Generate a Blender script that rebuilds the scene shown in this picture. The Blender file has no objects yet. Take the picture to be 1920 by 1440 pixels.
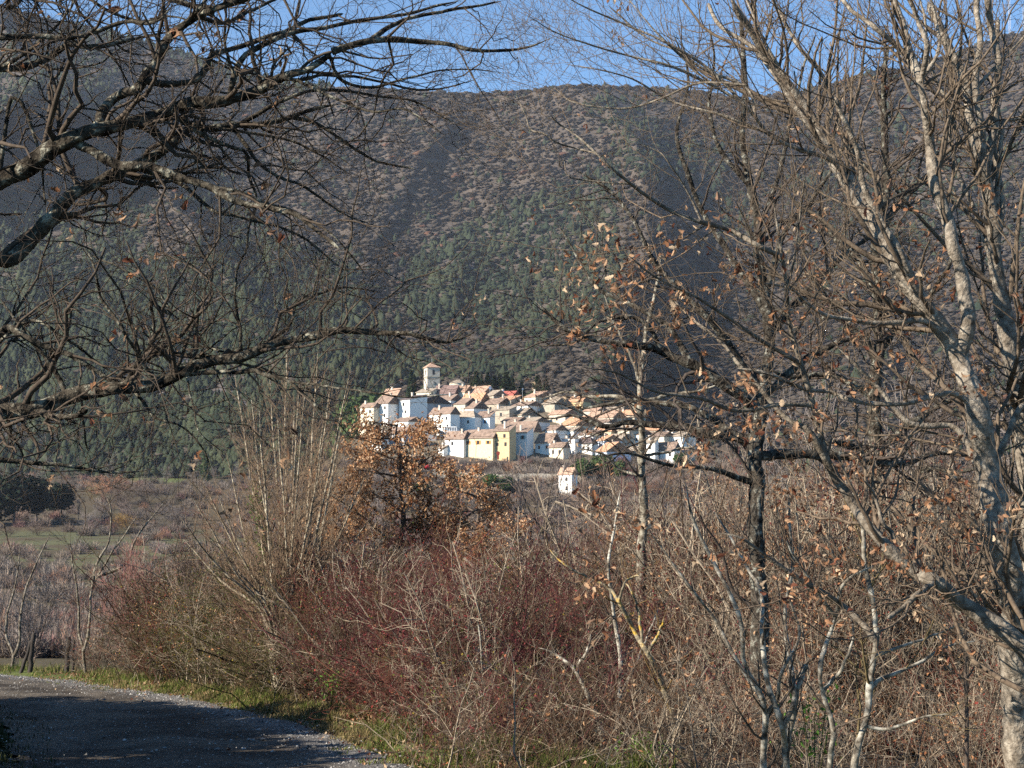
import bpy, math
import numpy as np
from math import radians, sin, cos, tan, atan2, pi
from mathutils import Vector

C = bpy.context.scene.collection
sc = bpy.context.scene

# ------------------------------------------------------------ camera, sky, sun
F = 3000.0                      # focal length in photo pixels (1920 wide)
TA = 230.0 / F
A = math.atan(TA)
cam = bpy.data.cameras.new('camera')
cam.sensor_width = 36.0
cam.lens = F / 1920.0 * 36.0
cam.clip_start = 0.1
cam.clip_end = 30000
camo = bpy.data.objects.new('camera', cam)
camo.location = (0, 0, 0)
camo.rotation_euler = (pi / 2 + A, 0, 0)
C.objects.link(camo)
sc.camera = camo

SUN_EL = radians(27)
SUN_SIDE = radians(64)
L = np.array([-sin(SUN_SIDE) * cos(SUN_EL), -cos(SUN_SIDE) * cos(SUN_EL), sin(SUN_EL)])
w = bpy.data.worlds.new('World')
sc.world = w
w.use_nodes = True
nt = w.node_tree
nt.nodes.clear()
sky = nt.nodes.new('ShaderNodeTexSky')
sky.sky_type = 'NISHITA'
sky.sun_disc = False
sky.sun_elevation = SUN_EL
sky.sun_rotation = atan2(L[0], L[1])
sky.altitude = 2600
sky.air_density = 1.0
sky.dust_density = 0.05
sky.ozone_density = 5.0
bg = nt.nodes.new('ShaderNodeBackground')
bg.inputs['Strength'].default_value = 0.085
wo = nt.nodes.new('ShaderNodeOutputWorld')
tint = nt.nodes.new('ShaderNodeMix'); tint.data_type = 'RGBA'; tint.blend_type = 'MULTIPLY'
tint.inputs[0].default_value = 1.0; tint.inputs[7].default_value = (0.86, 1.10, 1.08, 1)
nt.links.new(sky.outputs[0], tint.inputs[6])
nt.links.new(tint.outputs[2], bg.inputs[0])
nt.links.new(bg.outputs[0], wo.inputs[0])
sun = bpy.data.lights.new('sun', 'SUN')
sun.energy = 5.0
sun.angle = radians(0.5)
sun.color = (1.0, 0.91, 0.78)
suno = bpy.data.objects.new('sun', sun)
suno.rotation_euler = Vector(L).to_track_quat('Z', 'Y').to_euler()
C.objects.link(suno)
sc.view_settings.view_transform = 'Standard'
sc.view_settings.look = 'None'
sc.view_settings.exposure = 1.25
sc.view_settings.gamma = 1.0
sc.cycles.max_bounces = 4
sc.cycles.diffuse_bounces = 1
sc.cycles.transparent_max_bounces = 4
sc.cycles.volume_bounces = 0
sc.cycles.use_denoising = False


# ------------------------------------------------------------ helpers
def zy(row):
    v = (720.0 - row) / F
    return (TA + v) / (1 - v * TA)


def pt(px, py, d):
    """point at forward distance d that the camera sees at photo pixel (px, py)"""
    v = (720.0 - np.asarray(py, float)) / F
    k = 1.0 / (cos(A) - v * sin(A))
    x = (np.asarray(px, float) - 960.0) / F * k * d
    z = (sin(A) + v * cos(A)) * k * d
    return np.stack(np.broadcast_arrays(x, np.asarray(d, float), z), -1)


def ext(a, b, n):
    return np.linspace(a, b, n)


def smooth(e0, e1, x):
    t = np.clip((x - e0) / (e1 - e0), 0, 1)
    return t * t * (3 - 2 * t)


def hash2(ix, iy, seed):
    h = (ix.astype(np.int64) * 374761393 + iy.astype(np.int64) * 668265263 + seed * 1442695041) & 0x7fffffff
    h = (h ^ (h >> 13)) * 1274126177 & 0x7fffffff
    return ((h ^ (h >> 16)) & 0xffff) / 65535.0


def vnoise(x, y, seed=0):
    ix = np.floor(x); iy = np.floor(y)
    fx = x - ix; fy = y - iy
    fx = fx * fx * (3 - 2 * fx); fy = fy * fy * (3 - 2 * fy)
    ix = ix.astype(np.int64); iy = iy.astype(np.int64)
    a = hash2(ix, iy, seed); b = hash2(ix + 1, iy, seed)
    c = hash2(ix, iy + 1, seed); d = hash2(ix + 1, iy + 1, seed)
    return (a * (1 - fx) + b * fx) * (1 - fy) + (c * (1 - fx) + d * fx) * fy


def fbm(x, y, seed=0, o=4):
    s = 0; a = 0.5; t = 0
    for k in range(o):
        s = s + a * vnoise(x * 2 ** k, y * 2 ** k, seed + k * 17); t += a; a *= 0.5
    return s / t


def norm(v):
    return v / np.maximum(np.linalg.norm(v, axis=-1, keepdims=True), 1e-9)


class Geo:
    def __init__(s):
        s.v = []; s.q = []; s.t = []; s.c = []; s.n = 0

    def add(s, v, f, col=None):
        v = np.asarray(v, np.float32).reshape(-1, 3)
        f = np.asarray(f, np.int32)
        (s.q if f.shape[1] == 4 else s.t).append(f + s.n)
        if col is None:
            col = np.ones((len(v), 3), np.float32)
        col = np.broadcast_to(np.asarray(col, np.float32), (len(v), 3))
        s.v.append(v); s.c.append(col); s.n += len(v)
        return s

    def box(s, x0, x1, y0, y1, z0, z1, R=None, col=None):
        v = np.array([[x, y, z] for z in (z0, z1) for y in (y0, y1) for x in (x0, x1)], float)
        if R is not None:
            v = v @ R.T
        return s.add(v, [[0, 2, 3, 1], [4, 5, 7, 6], [0, 1, 5, 4], [2, 6, 7, 3], [0, 4, 6, 2], [1, 3, 7, 5]], col)

    def mesh(s, name, smooth_=False):
        me = bpy.data.meshes.new(name)
        v = np.concatenate(s.v); c = np.concatenate(s.c)
        nq = sum(len(a) for a in s.q); ntr = sum(len(a) for a in s.t)
        idx = np.concatenate([np.concatenate(s.q).ravel() if nq else np.zeros(0, np.int32),
                              np.concatenate(s.t).ravel() if ntr else np.zeros(0, np.int32)]).astype(np.int32)
        tot = np.concatenate([np.full(nq, 4, np.int32), np.full(ntr, 3, np.int32)])
        st = np.concatenate([[0], np.cumsum(tot)[:-1]]).astype(np.int32)
        me.vertices.add(len(v)); me.vertices.foreach_set('co', v.ravel())
        me.loops.add(len(idx)); me.loops.foreach_set('vertex_index', idx)
        me.polygons.add(len(tot)); me.polygons.foreach_set('loop_start', st)
        me.polygons.foreach_set('loop_total', tot)
        me.polygons.foreach_set('use_smooth', np.full(len(tot), smooth_, bool))
        at = me.color_attributes.new('Col', 'FLOAT_COLOR', 'POINT')
        at.data.foreach_set('color', np.concatenate([c, np.ones((len(c), 1), np.float32)], 1).astype(np.float32).ravel())
        me.update()
        return me


def link(name, me, m=None, parent=None, loc=None, smooth_=False):
    if isinstance(me, Geo):
        if me.n == 0:
            return None
        me = me.mesh(name, smooth_)
    o = bpy.data.objects.new(name, me)
    if m is not None and not me.materials:
        me.materials.append(m)
    C.objects.link(o)
    if parent is not None:
        o.parent = parent
    if loc is not None:
        o.location = loc
    return o


def thing(name, label, cat, loc=(0, 0, 0), rz=0, group=None):
    o = bpy.data.objects.new(name, None)
    C.objects.link(o)
    o.empty_display_size = 0.2
    o.location = [float(a) for a in loc]; o.rotation_euler = (0, 0, rz)
    return tag(o, label, cat, group)


def tag(o, label=None, cat=None, group=None, kind=None):
    if label: o['label'] = label
    if cat: o['category'] = cat
    if group: o['group'] = group
    if kind: o['kind'] = kind
    return o


def at_origin(geo_v, loc):
    return geo_v - np.asarray(loc)


# ------------------------------------------------------------ materials
def mat(name, cols, scale=2.0, rough=0.85, bump=0.0, bscale=None, detail=6, attr=False, trans=0.0, stretch=None, spec=0.08, lo=.32, hi=.68):
    """procedural material: noise between two colours (linear), optionally tinted by the mesh's own colour"""
    m = bpy.data.materials.new(name); m.use_nodes = True
    n = m.node_tree; n.nodes.clear(); N = n.nodes.new; Lk = n.links.new
    out = N('ShaderNodeOutputMaterial')
    b = N('ShaderNodeBsdfPrincipled')
    b.inputs['Roughness'].default_value = rough
    b.inputs['Specular IOR Level'].default_value = spec
    tc = N('ShaderNodeTexCoord'); src = tc.outputs['Object']
    if stretch:
        mp = N('ShaderNodeMapping'); mp.inputs['Scale'].default_value = stretch
        Lk(src, mp.inputs[0]); src = mp.outputs[0]
    nz = N('ShaderNodeTexNoise'); nz.inputs['Scale'].default_value = scale
    nz.inputs['Detail'].default_value = detail; nz.inputs['Roughness'].default_value = 0.65
    Lk(src, nz.inputs['Vector'])
    r = N('ShaderNodeValToRGB')
    k = len(cols)
    els = r.color_ramp.elements
    els[0].position = lo; els[1].position = hi
    for i in range(k - 2): els.new(lo + (hi - lo) * (i + 1) / (k - 1))
    for i, c in enumerate(cols): els[i].color = (*c, 1)
    Lk(nz.outputs['Fac'], r.inputs[0]); col = r.outputs[0]
    if attr:
        a = N('ShaderNodeVertexColor'); a.layer_name = 'Col'
        mx = N('ShaderNodeMix'); mx.data_type = 'RGBA'; mx.blend_type = 'MULTIPLY'
        mx.inputs[0].default_value = 1.0
        Lk(col, mx.inputs[6]); Lk(a.outputs[0], mx.inputs[7]); col = mx.outputs[2]
    Lk(col, b.inputs['Base Color'])
    if bump:
        n2 = N('ShaderNodeTexNoise'); n2.inputs['Scale'].default_value = bscale or scale * 3
        n2.inputs['Detail'].default_value = 5
        Lk(src, n2.inputs['Vector'])
        bp = N('ShaderNodeBump'); bp.inputs['Strength'].default_value = 1.0
        bp.inputs['Distance'].default_value = bump
        Lk(n2.outputs['Fac'], bp.inputs['Height']); Lk(bp.outputs[0], b.inputs['Normal'])
    if trans:
        tr = N('ShaderNodeBsdfTranslucent'); Lk(col, tr.inputs[0])
        ms = N('ShaderNodeMixShader'); ms.inputs[0].default_value = trans
        Lk(b.outputs[0], ms.inputs[1]); Lk(tr.outputs[0], ms.inputs[2]); Lk(ms.outputs[0], out.inputs[0])
    else:
        Lk(b.outputs[0], out.inputs[0])
    return m


# ------------------------------------------------------------ terrain heights
# near edge of the roadside verge: road lies to its left
EDGE = np.array([[0, 8.0], [6, 6.0], [10, 2.6], [13, 0.9], [17, -1.05], [22.6, -2.75], [28, -5.0], [31.6, -6.7], [37.8, -10.2], [42, -13.4], [47, -19], [52, -30], [56, -60]])


def edge_x(y):
    return np.interp(y, EDGE[:, 0], EDGE[:, 1])


VY = [-3000, -60, 0, 50, 80, 140, 250, 400, 560, 700, 1000, 1400, 1800, 9000]
VZ = [-60, 0.0, -1.6, -4.9, -7.6, -13, -16, -13, -6, 3, 22, 30, 30, 30]
CP = [560, 670, 740, 800, 900, 1000, 1100, 1200, 1300, 1400, 1500, 1650]
CR = [885, 815, 785, 752, 754, 762, 776, 806, 842, 872, 905, 950]


def H(x, y):
    x = np.asarray(x, float); y = np.asarray(y, float)
    z = np.interp(y, VY, VZ)
    s = x - edge_x(np.clip(y, 0, 56))
    near = 1 - smooth(50, 75, y)
    z = z + near * (0.10 * smooth(0.0, 0.5, s) - 0.05 * np.clip(s - 1.2, 0, 10) - 0.07 * smooth(-0.3, 0.1, s) * 0)
    z = z + near * (0.06 * (fbm(x * 0.7, y * 0.7, 5) - 0.5)) + (1 - near) * 3.0 * (fbm(x / 60, y / 60, 9) - 0.5)
    # bank on the far side of the road, towards the left
    lb = -s - np.interp(y, [0, 16, 24, 40, 50], [3.6, 3.7, 4.6, 12, 20])
    z = z + near * np.clip(lb, 0, 6) * 0.20 * smooth(0, 1.5, lb)
    # village hill
    yy = np.maximum(y, 1.0)
    px = 960 + F * x / yy * 0.997
    crest = np.interp(px, CP, CR)
    dc = 540 + (890 - crest) * 0.75
    rowg = np.where(y > 540, 890 - (np.minimum(y, dc) - 540) / 0.75, 890 + (540 - y) * 1.3)
    rowg = np.maximum(rowg, crest)
    zm = zy(rowg) * np.minimum(yy, np.maximum(dc, 540)) - np.clip(y - np.maximum(dc, 540), 0, 400) * 0.3
    side = smooth(430, 640, px) * (1 - smooth(1600, 1900, px))
    zm = zm * side + (z - 20) * (1 - side)
    return np.where(y > 350, np.maximum(z, zm), z)


def ground_at(px, d):
    x = (px - 960) / F * d
    return np.array([x, d, float(H(x, d))])
# ------------------------------------------------------------ ground sheet
def build_ground():
    az = np.concatenate([ext(-180, -24, 60), ext(-23.6, 23.6, 380), ext(24, 180, 60)[:-1]])
    az = np.radians(az)
    r = np.concatenate([[0.6], np.geomspace(1.5, 60, 220), np.geomspace(61, 1500, 230), np.geomspace(1600, 14000, 14)])
    AZ, RR = np.meshgrid(az, r)
    x = RR * np.sin(AZ); y = RR * np.cos(AZ)
    z = H(x, y) - np.where(RR > 1500, (RR - 1500) * 0.004, 0)
    P = np.stack([x, y, z], -1)
    nr, na = AZ.shape
    i = np.arange(nr - 1)[:, None] * na; j = np.arange(na)[None]
    j2 = (j + 1) % na
    f = np.stack([i + j, i + j2, i + na + j2, i + na + j], -1).reshape(-1, 4)[:, ::-1]
    # colours: meadow, dry grass, tilled soil, litter under the thicket
    s = x - edge_x(np.clip(y, 0, 56))
    n = fbm(x / 25, y / 25, 3)[..., None]
    field = np.array([.075, .065, .038]) * (1 - n) + np.array([.11, .082, .055]) * n
    litter = np.array([.12, .085, .055]) + 0.05 * (fbm(x * 1.3, y * 1.3, 8)[..., None] - .5)
    grass = np.array([.085, .10, .03])
    nearm = (1 - smooth(46, 60, y))[..., None]
    vg = ((s > -0.4) & (s < 1.3))[..., None] * 1.0
    nc = litter * (1 - vg) + grass * vg
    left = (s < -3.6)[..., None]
    nc = np.where(left, grass * 0.3, nc)  # left bank darkened in colour to stand for its shade
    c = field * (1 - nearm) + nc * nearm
    pxx = 960 + F * x / np.maximum(y, 1)
    row = 950 - F * z / np.maximum(y, 1)
    # tilled red-brown plot and bright green strip below the mountain, meadow nearer
    m = smooth(255, 275, pxx) * (1 - smooth(420, 440, pxx)) * smooth(850, 856, row) * (1 - smooth(880, 886, row))
    m = (m * (y > 300))[..., None]
    c = c * (1 - m) + np.array([.19, .105, .075]) * m
    m = smooth(240, 262, pxx) * (1 - smooth(340, 352, pxx)) * smooth(886, 890, row) * (1 - smooth(902, 908, row))
    m = (m * (y > 250))[..., None]
    c = c * (1 - m) + np.array([.115, .135, .045]) * m
    m = (smooth(990, 1000, row) * (1 - smooth(1100, 1120, row)) * (y > 90) * (fbm(x / 30, y / 12, 31) > .45))[..., None]
    c = c * (1 - m) + np.array([.105, .105, .055]) * m
    # stony slope of the village hill
    v = smooth(500, 530, y)[..., None] * smooth(600, 700, pxx)[..., None] * (1 - smooth(1450, 1600, pxx))[..., None] * (1 - smooth(720, 760, y))[..., None]
    stone = np.array([.15, .125, .09]) * (0.6 + 0.8 * fbm(x / 4, y / 4, 41)[..., None])
    c = c * (1 - v) + stone * v
    m = mat('ground_soil', [(.55, .55, .55), (1.0, 1.0, 1.0), (1.45, 1.4, 1.3)], scale=3.0, bump=0.03, bscale=9, attr=True)
    o = link('ground', Geo().add(P, f, c.reshape(-1, 3)), m, smooth_=True)
    tag(o, kind='structure')


build_ground()

# ------------------------------------------------------------ the mountain
RP = [-500, -100, 0, 90, 170, 250, 330, 430, 520, 600, 760, 880, 960, 1060, 1200, 1300, 1400, 1460, 1560, 1650, 1700, 1780, 1850, 1920, 2100, 2500]
RV = [-120, -10, 12, 38, 55, 78, 98, 132, 158, 164, 172, 178, 176, 163, 166, 172, 192, 182, 160, 132, 134, 106, 80, 62, 20, -60]


def ridge_row(u):
    return np.interp(u, RP, RV)


SP = [  # crest polylines (row -> px), reach left, reach right, strength in metres
    ([(40, -420), (200, -330), (400, -60), (560, 110), (760, 200), (900, 260)], 300, 70, 70, 1.0),
    ([(-120, -60), (50, 20), (120, 60), (170, 70), (215, 10), (250, -150), (300, -450)], 200, 150, 400, 1.0),
    ([(180, 120), (240, 195), (300, 268), (380, 325), (460, 385), (560, 465), (700, 560), (900, 640)], 330, 100, 330, 1.0),
    ([(160, 1080), (200, 1150), (260, 1190), (330, 1215), (420, 1225), (520, 1190), (600, 1160), (700, 1140), (900, 1100)], 380, 110, 380, 1.0),
    ([(180, 1400), (300, 1440), (420, 1500), (600, 1600), (900, 1680)], 260, 110, 90, 1.0),
    ([(60, 1920), (300, 1960), (600, 2050), (900, 2150)], 500, 150, 200, 1.0),
    ([(190, 690), (300, 740), (420, 700), (520, 660), (640, 600), (900, 560)], 150, 70, 60, 1.0),
    ([(170, 760), (230, 850), (290, 800), (400, 720), (520, 680)], 140, 60, 90, 1.0),
    ([(470, 880), (560, 830), (640, 740), (720, 700), (900, 690)], 120, 60, 45, 1.0),
    ([(560, 200), (640, 280), (720, 360), (800, 440), (900, 500)], 130, 55, 60, 1.0),
]


def depth_map(u, v):
    rr = ridge_row(u)
    s = np.clip((905 - v) / (905 - rr), -0.2, 1.05)
    D = 930 + 1900 * np.sign(s) * np.abs(s) ** 0.95
    # warp so gullies are ragged
    wu = u + 34 * (fbm(u / 60, v / 60, 61) - .5) + 60 * (fbm(u / 160, v / 160, 62) - .5)
    for pts, wl, wr, B, _ in SP:
        p = np.array(pts, float)
        uc = np.interp(v, p[:, 0], p[:, 1])
        x = wu - uc
        g = np.where(x < 0, np.exp(x / wl), np.exp(-np.clip(x, 0, None) / wr))
        fade = smooth(p[0, 0] - 90, p[0, 0] + 30, v)
        D = D - B * g * fade * (0.25 + 0.75 * smooth(900, 760, v))
    diag = (u + v * 0.9) / 26.0
    D = D + 60 * (fbm(diag * .55, (v - u * 0.4) / 160, 71, 3) - .5) * smooth(860, 700, v)
    D = D + 125 * (fbm(u / 120, v / 130, 72, 3) - .5) * smooth(880, 760, v)
    D = D + 4 * (fbm(u / 14, v / 14, 73, 2) - .5)
    return np.maximum(D, 900)


def scree(u, v):
    a = smooth(170, 230, u) * (1 - smooth(470, 540, u)) * smooth(648 , 672, v + (u - 300) * -0.10) * (1 - smooth(735, 790, v - (u - 300) * 0.25))
    a = a * (fbm(u / 40, v / 30, 81) > .36)
    b = np.exp(-((v - (560 - (u - 860) * 0.62 - 60)) / 16) ** 2) * smooth(850, 880, u) * (1 - smooth(1010, 1050, u)) * (fbm(u / 20, v / 20, 83) > .45)
    return np.clip(a * .75 + b * .6, 0, 1) * smooth(.45, .6, fbm(u / 12 + v / 30, v / 9, 87))


def green_mask(u, v):
    n = fbm(u / 70, v / 50, 91)
    g = 0.16 + 0 * u
    g = g + 0.75 * smooth(330, 250, u) * smooth(230, 300, v) * (1 - smooth(520, 600, v))
    g = g + 0.65 * smooth(560, 640, v) * (1 - smooth(800, 840, v)) * smooth(780, 700, u)
    g = g + 0.6 * smooth(730, 640, u) * smooth(420, 520, v)
    g = g + 0.8 * np.exp(-((u - 1185 - (v - 240) * 0.7) / 60) ** 2) * smooth(170, 200, v) * (1 - smooth(330, 390, v))
    g = g + 0.85 * smooth(350, 440, v + (u - 950) * 0.45) * smooth(720, 800, u) * (1 - smooth(1130, 1200, u)) * (1 - smooth(560, 680, v))
    g = g + 0.5 * smooth(640, 690, v) * smooth(620, 660, u) * (1 - smooth(1000, 1060, u)) * (1 - smooth(700, 730, v))
    rr = ridge_row(u)
    g = g + 0.9 * (1 - smooth(6, 26, v - rr)) * smooth(210, 250, u) * (1 - smooth(600, 640, u))
    g = g + 0.4 * (1 - smooth(10, 40, v - rr)) * smooth(1420, 1500, u) * (1 - smooth(1700, 1740, u))
    g = g + 0.35 * smooth(1250, 1350, u) * smooth(180, 260, v) * (1 - smooth(430, 520, v))
    g = g + .7 * smooth(250, 200, u) * smooth(40, 70, v) * (1 - smooth(220, 260, v))  # evergreens added to darken the shaded upper-left flank
    g = g + .6 * np.exp(-((u - 330 - (v - 300) * .95) / 70) ** 2) * smooth(260, 300, v) * (1 - smooth(540, 600, v))  # more added along the diagonal gully to deepen its shade
    return g * (0.45 + 1.1 * n)


def build_mountain():
    u = np.arange(-420, 2340, 6.0)
    t = np.linspace(0, 1, 210)
    U, T = np.meshgrid(u, t)
    V = 905 + (ridge_row(U) - 905) * T
    D = depth_map(U, V)
    P = pt(U, V, D)
    # beyond the crest the ground falls away again
    back = []
    for k, (dd, dz) in enumerate(((40, 0), (160, -30), (700, -200), (2500, -900))):
        q = P[-1].copy(); q[:, 1] += dd; q[:, 0] *= (P[-1][:, 1] + dd) / P[-1][:, 1]; q[:, 2] += dz
        back.append(q)
    P = np.concatenate([P, np.stack(back)], 0)
    nr, na = P.shape[:2]
    i = np.arange(nr - 1)[:, None] * na; j = np.arange(na - 1)[None]
    f = np.stack([i + j, i + j + 1, i + na + j + 1, i + na + j], -1).reshape(-1, 4)
    sr = scree(U, V)[..., None]
    n = fbm(U / 30, V / 22, 99)[..., None]
    c = np.array([.085, .070, .057]) * (0.7 + .6 * n)
    c = c * (1 - sr) + np.array([.14, .13, .13]) * (0.8 + .4 * n) * sr
    c = np.concatenate([c, np.repeat(c[-1:], 4, 0)], 0)
    m = mat('hillside_soil', [(.7, .7, .7), (1.25, 1.2, 1.15)], scale=0.08, bump=1.5, bscale=.12, attr=True)
    tag(link('hills', Geo().add(P, f, c.reshape(-1, 3)), m, smooth_=True), kind='structure')


build_mountain()


def crown_templates(rng, n, shape):
    """n small rough crowns of radius 1: (verts, faces)"""
    out = []
    for _ in range(n):
        rings = {'bare': [(0, 1.5, 1), (.62, 1.25, 6), (.98, .75, 8), (.72, .1, 8)], 'round': [(0, 1.25, 1), (.6, 1.08, 6), (1.0, .6, 8), (.8, 0, 8)],
                 'pine': [(0, 2.3, 1), (.32, 1.5, 5), (.62, .8, 7), (.7, .1, 8)]}[shape]
        v = []; st = []
        for r, z, k in rings:
            st.append((len(v), k))
            a0 = rng.uniform(0, 6)
            for j in range(k):
                a = a0 + 2 * pi * j / k
                q = 1 + rng.normal() * (.20 if r else 0)
                v.append((r * q * cos(a), r * q * sin(a), z * (1 + rng.normal() * .10) + rng.normal() * .07))
        f = []
        for (s0, k0), (s1, k1) in zip(st[:-1], st[1:]):
            if k0 == 1:
                f += [[s0, s1 + j, s1 + (j + 1) % k1] for j in range(k1)]
                continue
            i = j = 0
            while i < k0 or j < k1:
                if j < k1 and (i >= k0 or (j + 1) / k1 <= (i + 1) / k0):
                    f.append([s0 + i % k0, s1 + j % k1, s1 + (j + 1) % k1]); j += 1
                else:
                    f.append([s0 + i % k0, s1 + j % k1, s0 + (i + 1) % k0]); i += 1
        out.append((np.array(v), np.array(f)))
    return out


def build_forest():
    rng = np.random.default_rng(4)
    gb, ge = Geo(), Geo()
    tb = crown_templates(rng, 8, 'bare'); tr = crown_templates(rng, 8, 'round'); tp = crown_templates(rng, 8, 'pine')
    # candidate stems, jittered rows so that they stay about evenly spaced on the slope as seen
    n = 62000
    u = rng.uniform(-230, 2150, n)
    tt = rng.uniform(0, 1, n) ** 1.12
    v = 905 + (ridge_row(u) - 905) * tt
    e_ = rng.uniform(-230, 2150, 1500)          # the crest line itself carries a close row of crowns
    u = np.concatenate([u, e_]); v = np.concatenate([v, ridge_row(e_) + rng.uniform(0, 3, 1500)]); tt = np.concatenate([tt, e_ * 0 + 1])
    sp = (5.2 + 5.0 * (1 - tt) ** 1.5) * rng.lognormal(0, .28, len(u)).clip(.6, 1.9)
    D = depth_map(u, v)
    P = pt(u, v, D)
    keep = rng.uniform(0, 1, len(u)) > scree(u, v) * .93
    u, v, sp, D, P = u[keep], v[keep], sp[keep], D[keep], P[keep]
    gm = green_mask(u, v) + .35 * (fbm(u / 26, v / 20, 131) - .5)
    green = rng.uniform(0, 1, len(u)) < .06 + .9 * smooth(.36, .74, gm)
    R = sp * D / F * rng.uniform(.7, 1.35, len(u))
    pine = green & ((rng.uniform(0, 1, len(u)) < .35) | (v - ridge_row(u) < 30) & (u < 640) | (v > 560) & (u < 760) & (rng.uniform(0, 1, len(u)) < .6))
    tint = smooth(.25, .75, fbm(u / 45, v / 35, 121, 5))[:, None]
    jit = rng.uniform(.92, 1.08, (len(u), 1))
    cb = (np.array([.088, .072, .058]) * (1 - tint) + np.array([.132, .110, .090]) * tint) * jit
    rus = rng.uniform(0, 1, len(u)) < .03
    cb[rus] = np.array([.17, .09, .06]) * jit[rus]
    cg = (np.array([.026, .037, .022]) * (1 - tint) + np.array([.056, .066, .036]) * tint) * jit
    col = np.where(green[:, None], cg, cb)

    def put(geo, T, sel, zs):
        idx = np.where(sel)[0]
        which = rng.integers(0, len(T), len(idx))
        for k, (tpl, fc) in enumerate(T):
            ii = idx[which == k]
            if not len(ii): continue
            a = rng.uniform(0, 2 * pi, len(ii)); ca, sa = np.cos(a), np.sin(a)
            x = tpl[..., 0].ravel(); y = tpl[..., 1].ravel(); z = tpl[..., 2].ravel()
            r = R[ii][:, None]; zz = zs * rng.uniform(.8, 1.25, (len(ii), 1))
            V = np.stack([P[ii, 0][:, None] + (ca[:, None] * x - sa[:, None] * y) * r,
                          P[ii, 1][:, None] + (sa[:, None] * x + ca[:, None] * y) * r,
                          P[ii, 2][:, None] + z * r * zz], -1)
            nv = len(x)
            f = (fc[None] + (np.arange(len(ii)) * nv)[:, None, None]).reshape(-1, 3)
            geo.add(V, f, np.repeat(col[ii], nv, 0))
    put(gb, tb, ~green, .5)
    put(ge, tr, green & ~pine, .6)
    put(ge, tp, pine, .75)
    mb = mat('bare_wood_crowns', [(.85, .85, .85), (1.15, 1.15, 1.15)], scale=.05, attr=True, trans=.4)
    mg = mat('evergreen_crowns', [(.8, .8, .8), (1.2, 1.2, 1.2)], scale=.05, attr=True, trans=.2)
    tag(link('bare_woodland', gb, mb, smooth_=True), 'grey-brown leafless woodland covering the mountain slopes', 'woodland', kind='stuff')
    tag(link('evergreen_woodland', ge, mg, smooth_=True), 'patches of dark green pine and holm oak woodland across the mountain slopes, some added to darken the shaded flanks', 'woodland', kind='stuff')
    print('forest', len(u))


build_forest()
# ------------------------------------------------------------ village
def paint(name, c, v=0.2, rough=0.9, scale=1.2):
    lo = tuple(a * (1 - v) for a in c); hi = tuple(min(a * (1 + v * .6), .9) for a in c)
    return mat(name, [lo, c, hi], scale=scale, rough=rough)


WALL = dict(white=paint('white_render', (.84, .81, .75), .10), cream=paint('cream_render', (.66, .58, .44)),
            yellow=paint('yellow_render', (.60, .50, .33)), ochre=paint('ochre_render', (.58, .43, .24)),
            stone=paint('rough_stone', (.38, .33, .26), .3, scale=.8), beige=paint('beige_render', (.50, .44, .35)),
            grey=paint('grey_render', (.36, .35, .35)), blue=paint('shade_blue_render', (.60, .66, .76), .06),  # blue: the bluish tone of shaded gables put into the wall colour
            tower=paint('tower_stone', (.50, .45, .37), .25, scale=1.0))


def tile_mat(name, c):
    """clay roof tiles: ridged courses running down the slope (object x across), blotchy colour"""
    m = mat(name, [tuple(a * .62 for a in c), c, tuple(min(a * 1.35, .8) for a in c)], scale=.9, rough=.95, detail=8)
    n = m.node_tree; N = n.nodes.new
    b = next(q for q in n.nodes if q.type == 'BSDF_PRINCIPLED')
    tc = N('ShaderNodeTexCoord'); wv = N('ShaderNodeTexWave'); wv.inputs['Scale'].default_value = 1.1
    wv.bands_direction = 'X'; wv.inputs['Distortion'].default_value = .4
    bp = N('ShaderNodeBump'); bp.inputs['Distance'].default_value = .09
    n.links.new(tc.outputs['Object'], wv.inputs['Vector']); n.links.new(wv.outputs['Fac'], bp.inputs['Height'])
    n.links.new(bp.outputs[0], b.inputs['Normal'])
    return m


ROOF = dict(brown=tile_mat('brown_tiles', (.28, .20, .155)), terra=tile_mat('terracotta_tiles', (.46, .30, .215)),
            orange=tile_mat('orange_tiles', (.54, .31, .19)), dark=tile_mat('dark_tiles', (.16, .125, .12)),
            tan=tile_mat('weathered_tan_tiles', (.37, .30, .23)), red=tile_mat('red_tiles', (.45, .14, .11)),
            purple=tile_mat('purple_brown_tiles', (.25, .17, .15)))
M_DARK = mat('window_glass_dark', [(.02, .022, .026), (.05, .05, .055)], scale=2, rough=.25)
M_SHUT = {k: paint('shutter_' + k, c, .1) for k, c in dict(orange=(.55, .25, .07), brown=(.16, .10, .07), teal=(.22, .36, .36), grey=(.3, .31, .33), blue=(.25, .42, .62)).items()}
M_CHIM = paint('chimney_render', (.55, .48, .40))
M_METAL = mat('aerial_metal', [(.4, .4, .42), (.6, .6, .62)], rough=.4)
M_WHITEP = paint('white_frame_paint', (.8, .8, .8), .04)


def prism(pts, y0, y1, axis='x'):
    """extrude the outline pts (a, z) from y0 to y1; axis x: outline lies in the yz plane, extruded along x"""
    k = len(pts)
    a = [(y0, p[0], p[1]) if axis == 'x' else (p[0], y0, p[1]) for p in pts]
    b = [(y1, p[0], p[1]) if axis == 'x' else (p[0], y1, p[1]) for p in pts]
    g = Geo()
    g.add(a + b, [[i, (i + 1) % k, k + (i + 1) % k, k + i] for i in range(k)])
    tri = [[0, i, i + 1] for i in range(1, k - 1)]
    g.add(a + b, [t[::-1] for t in tri] + [[k + q for q in t] for t in tri])
    return g


HN = [0]


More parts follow.
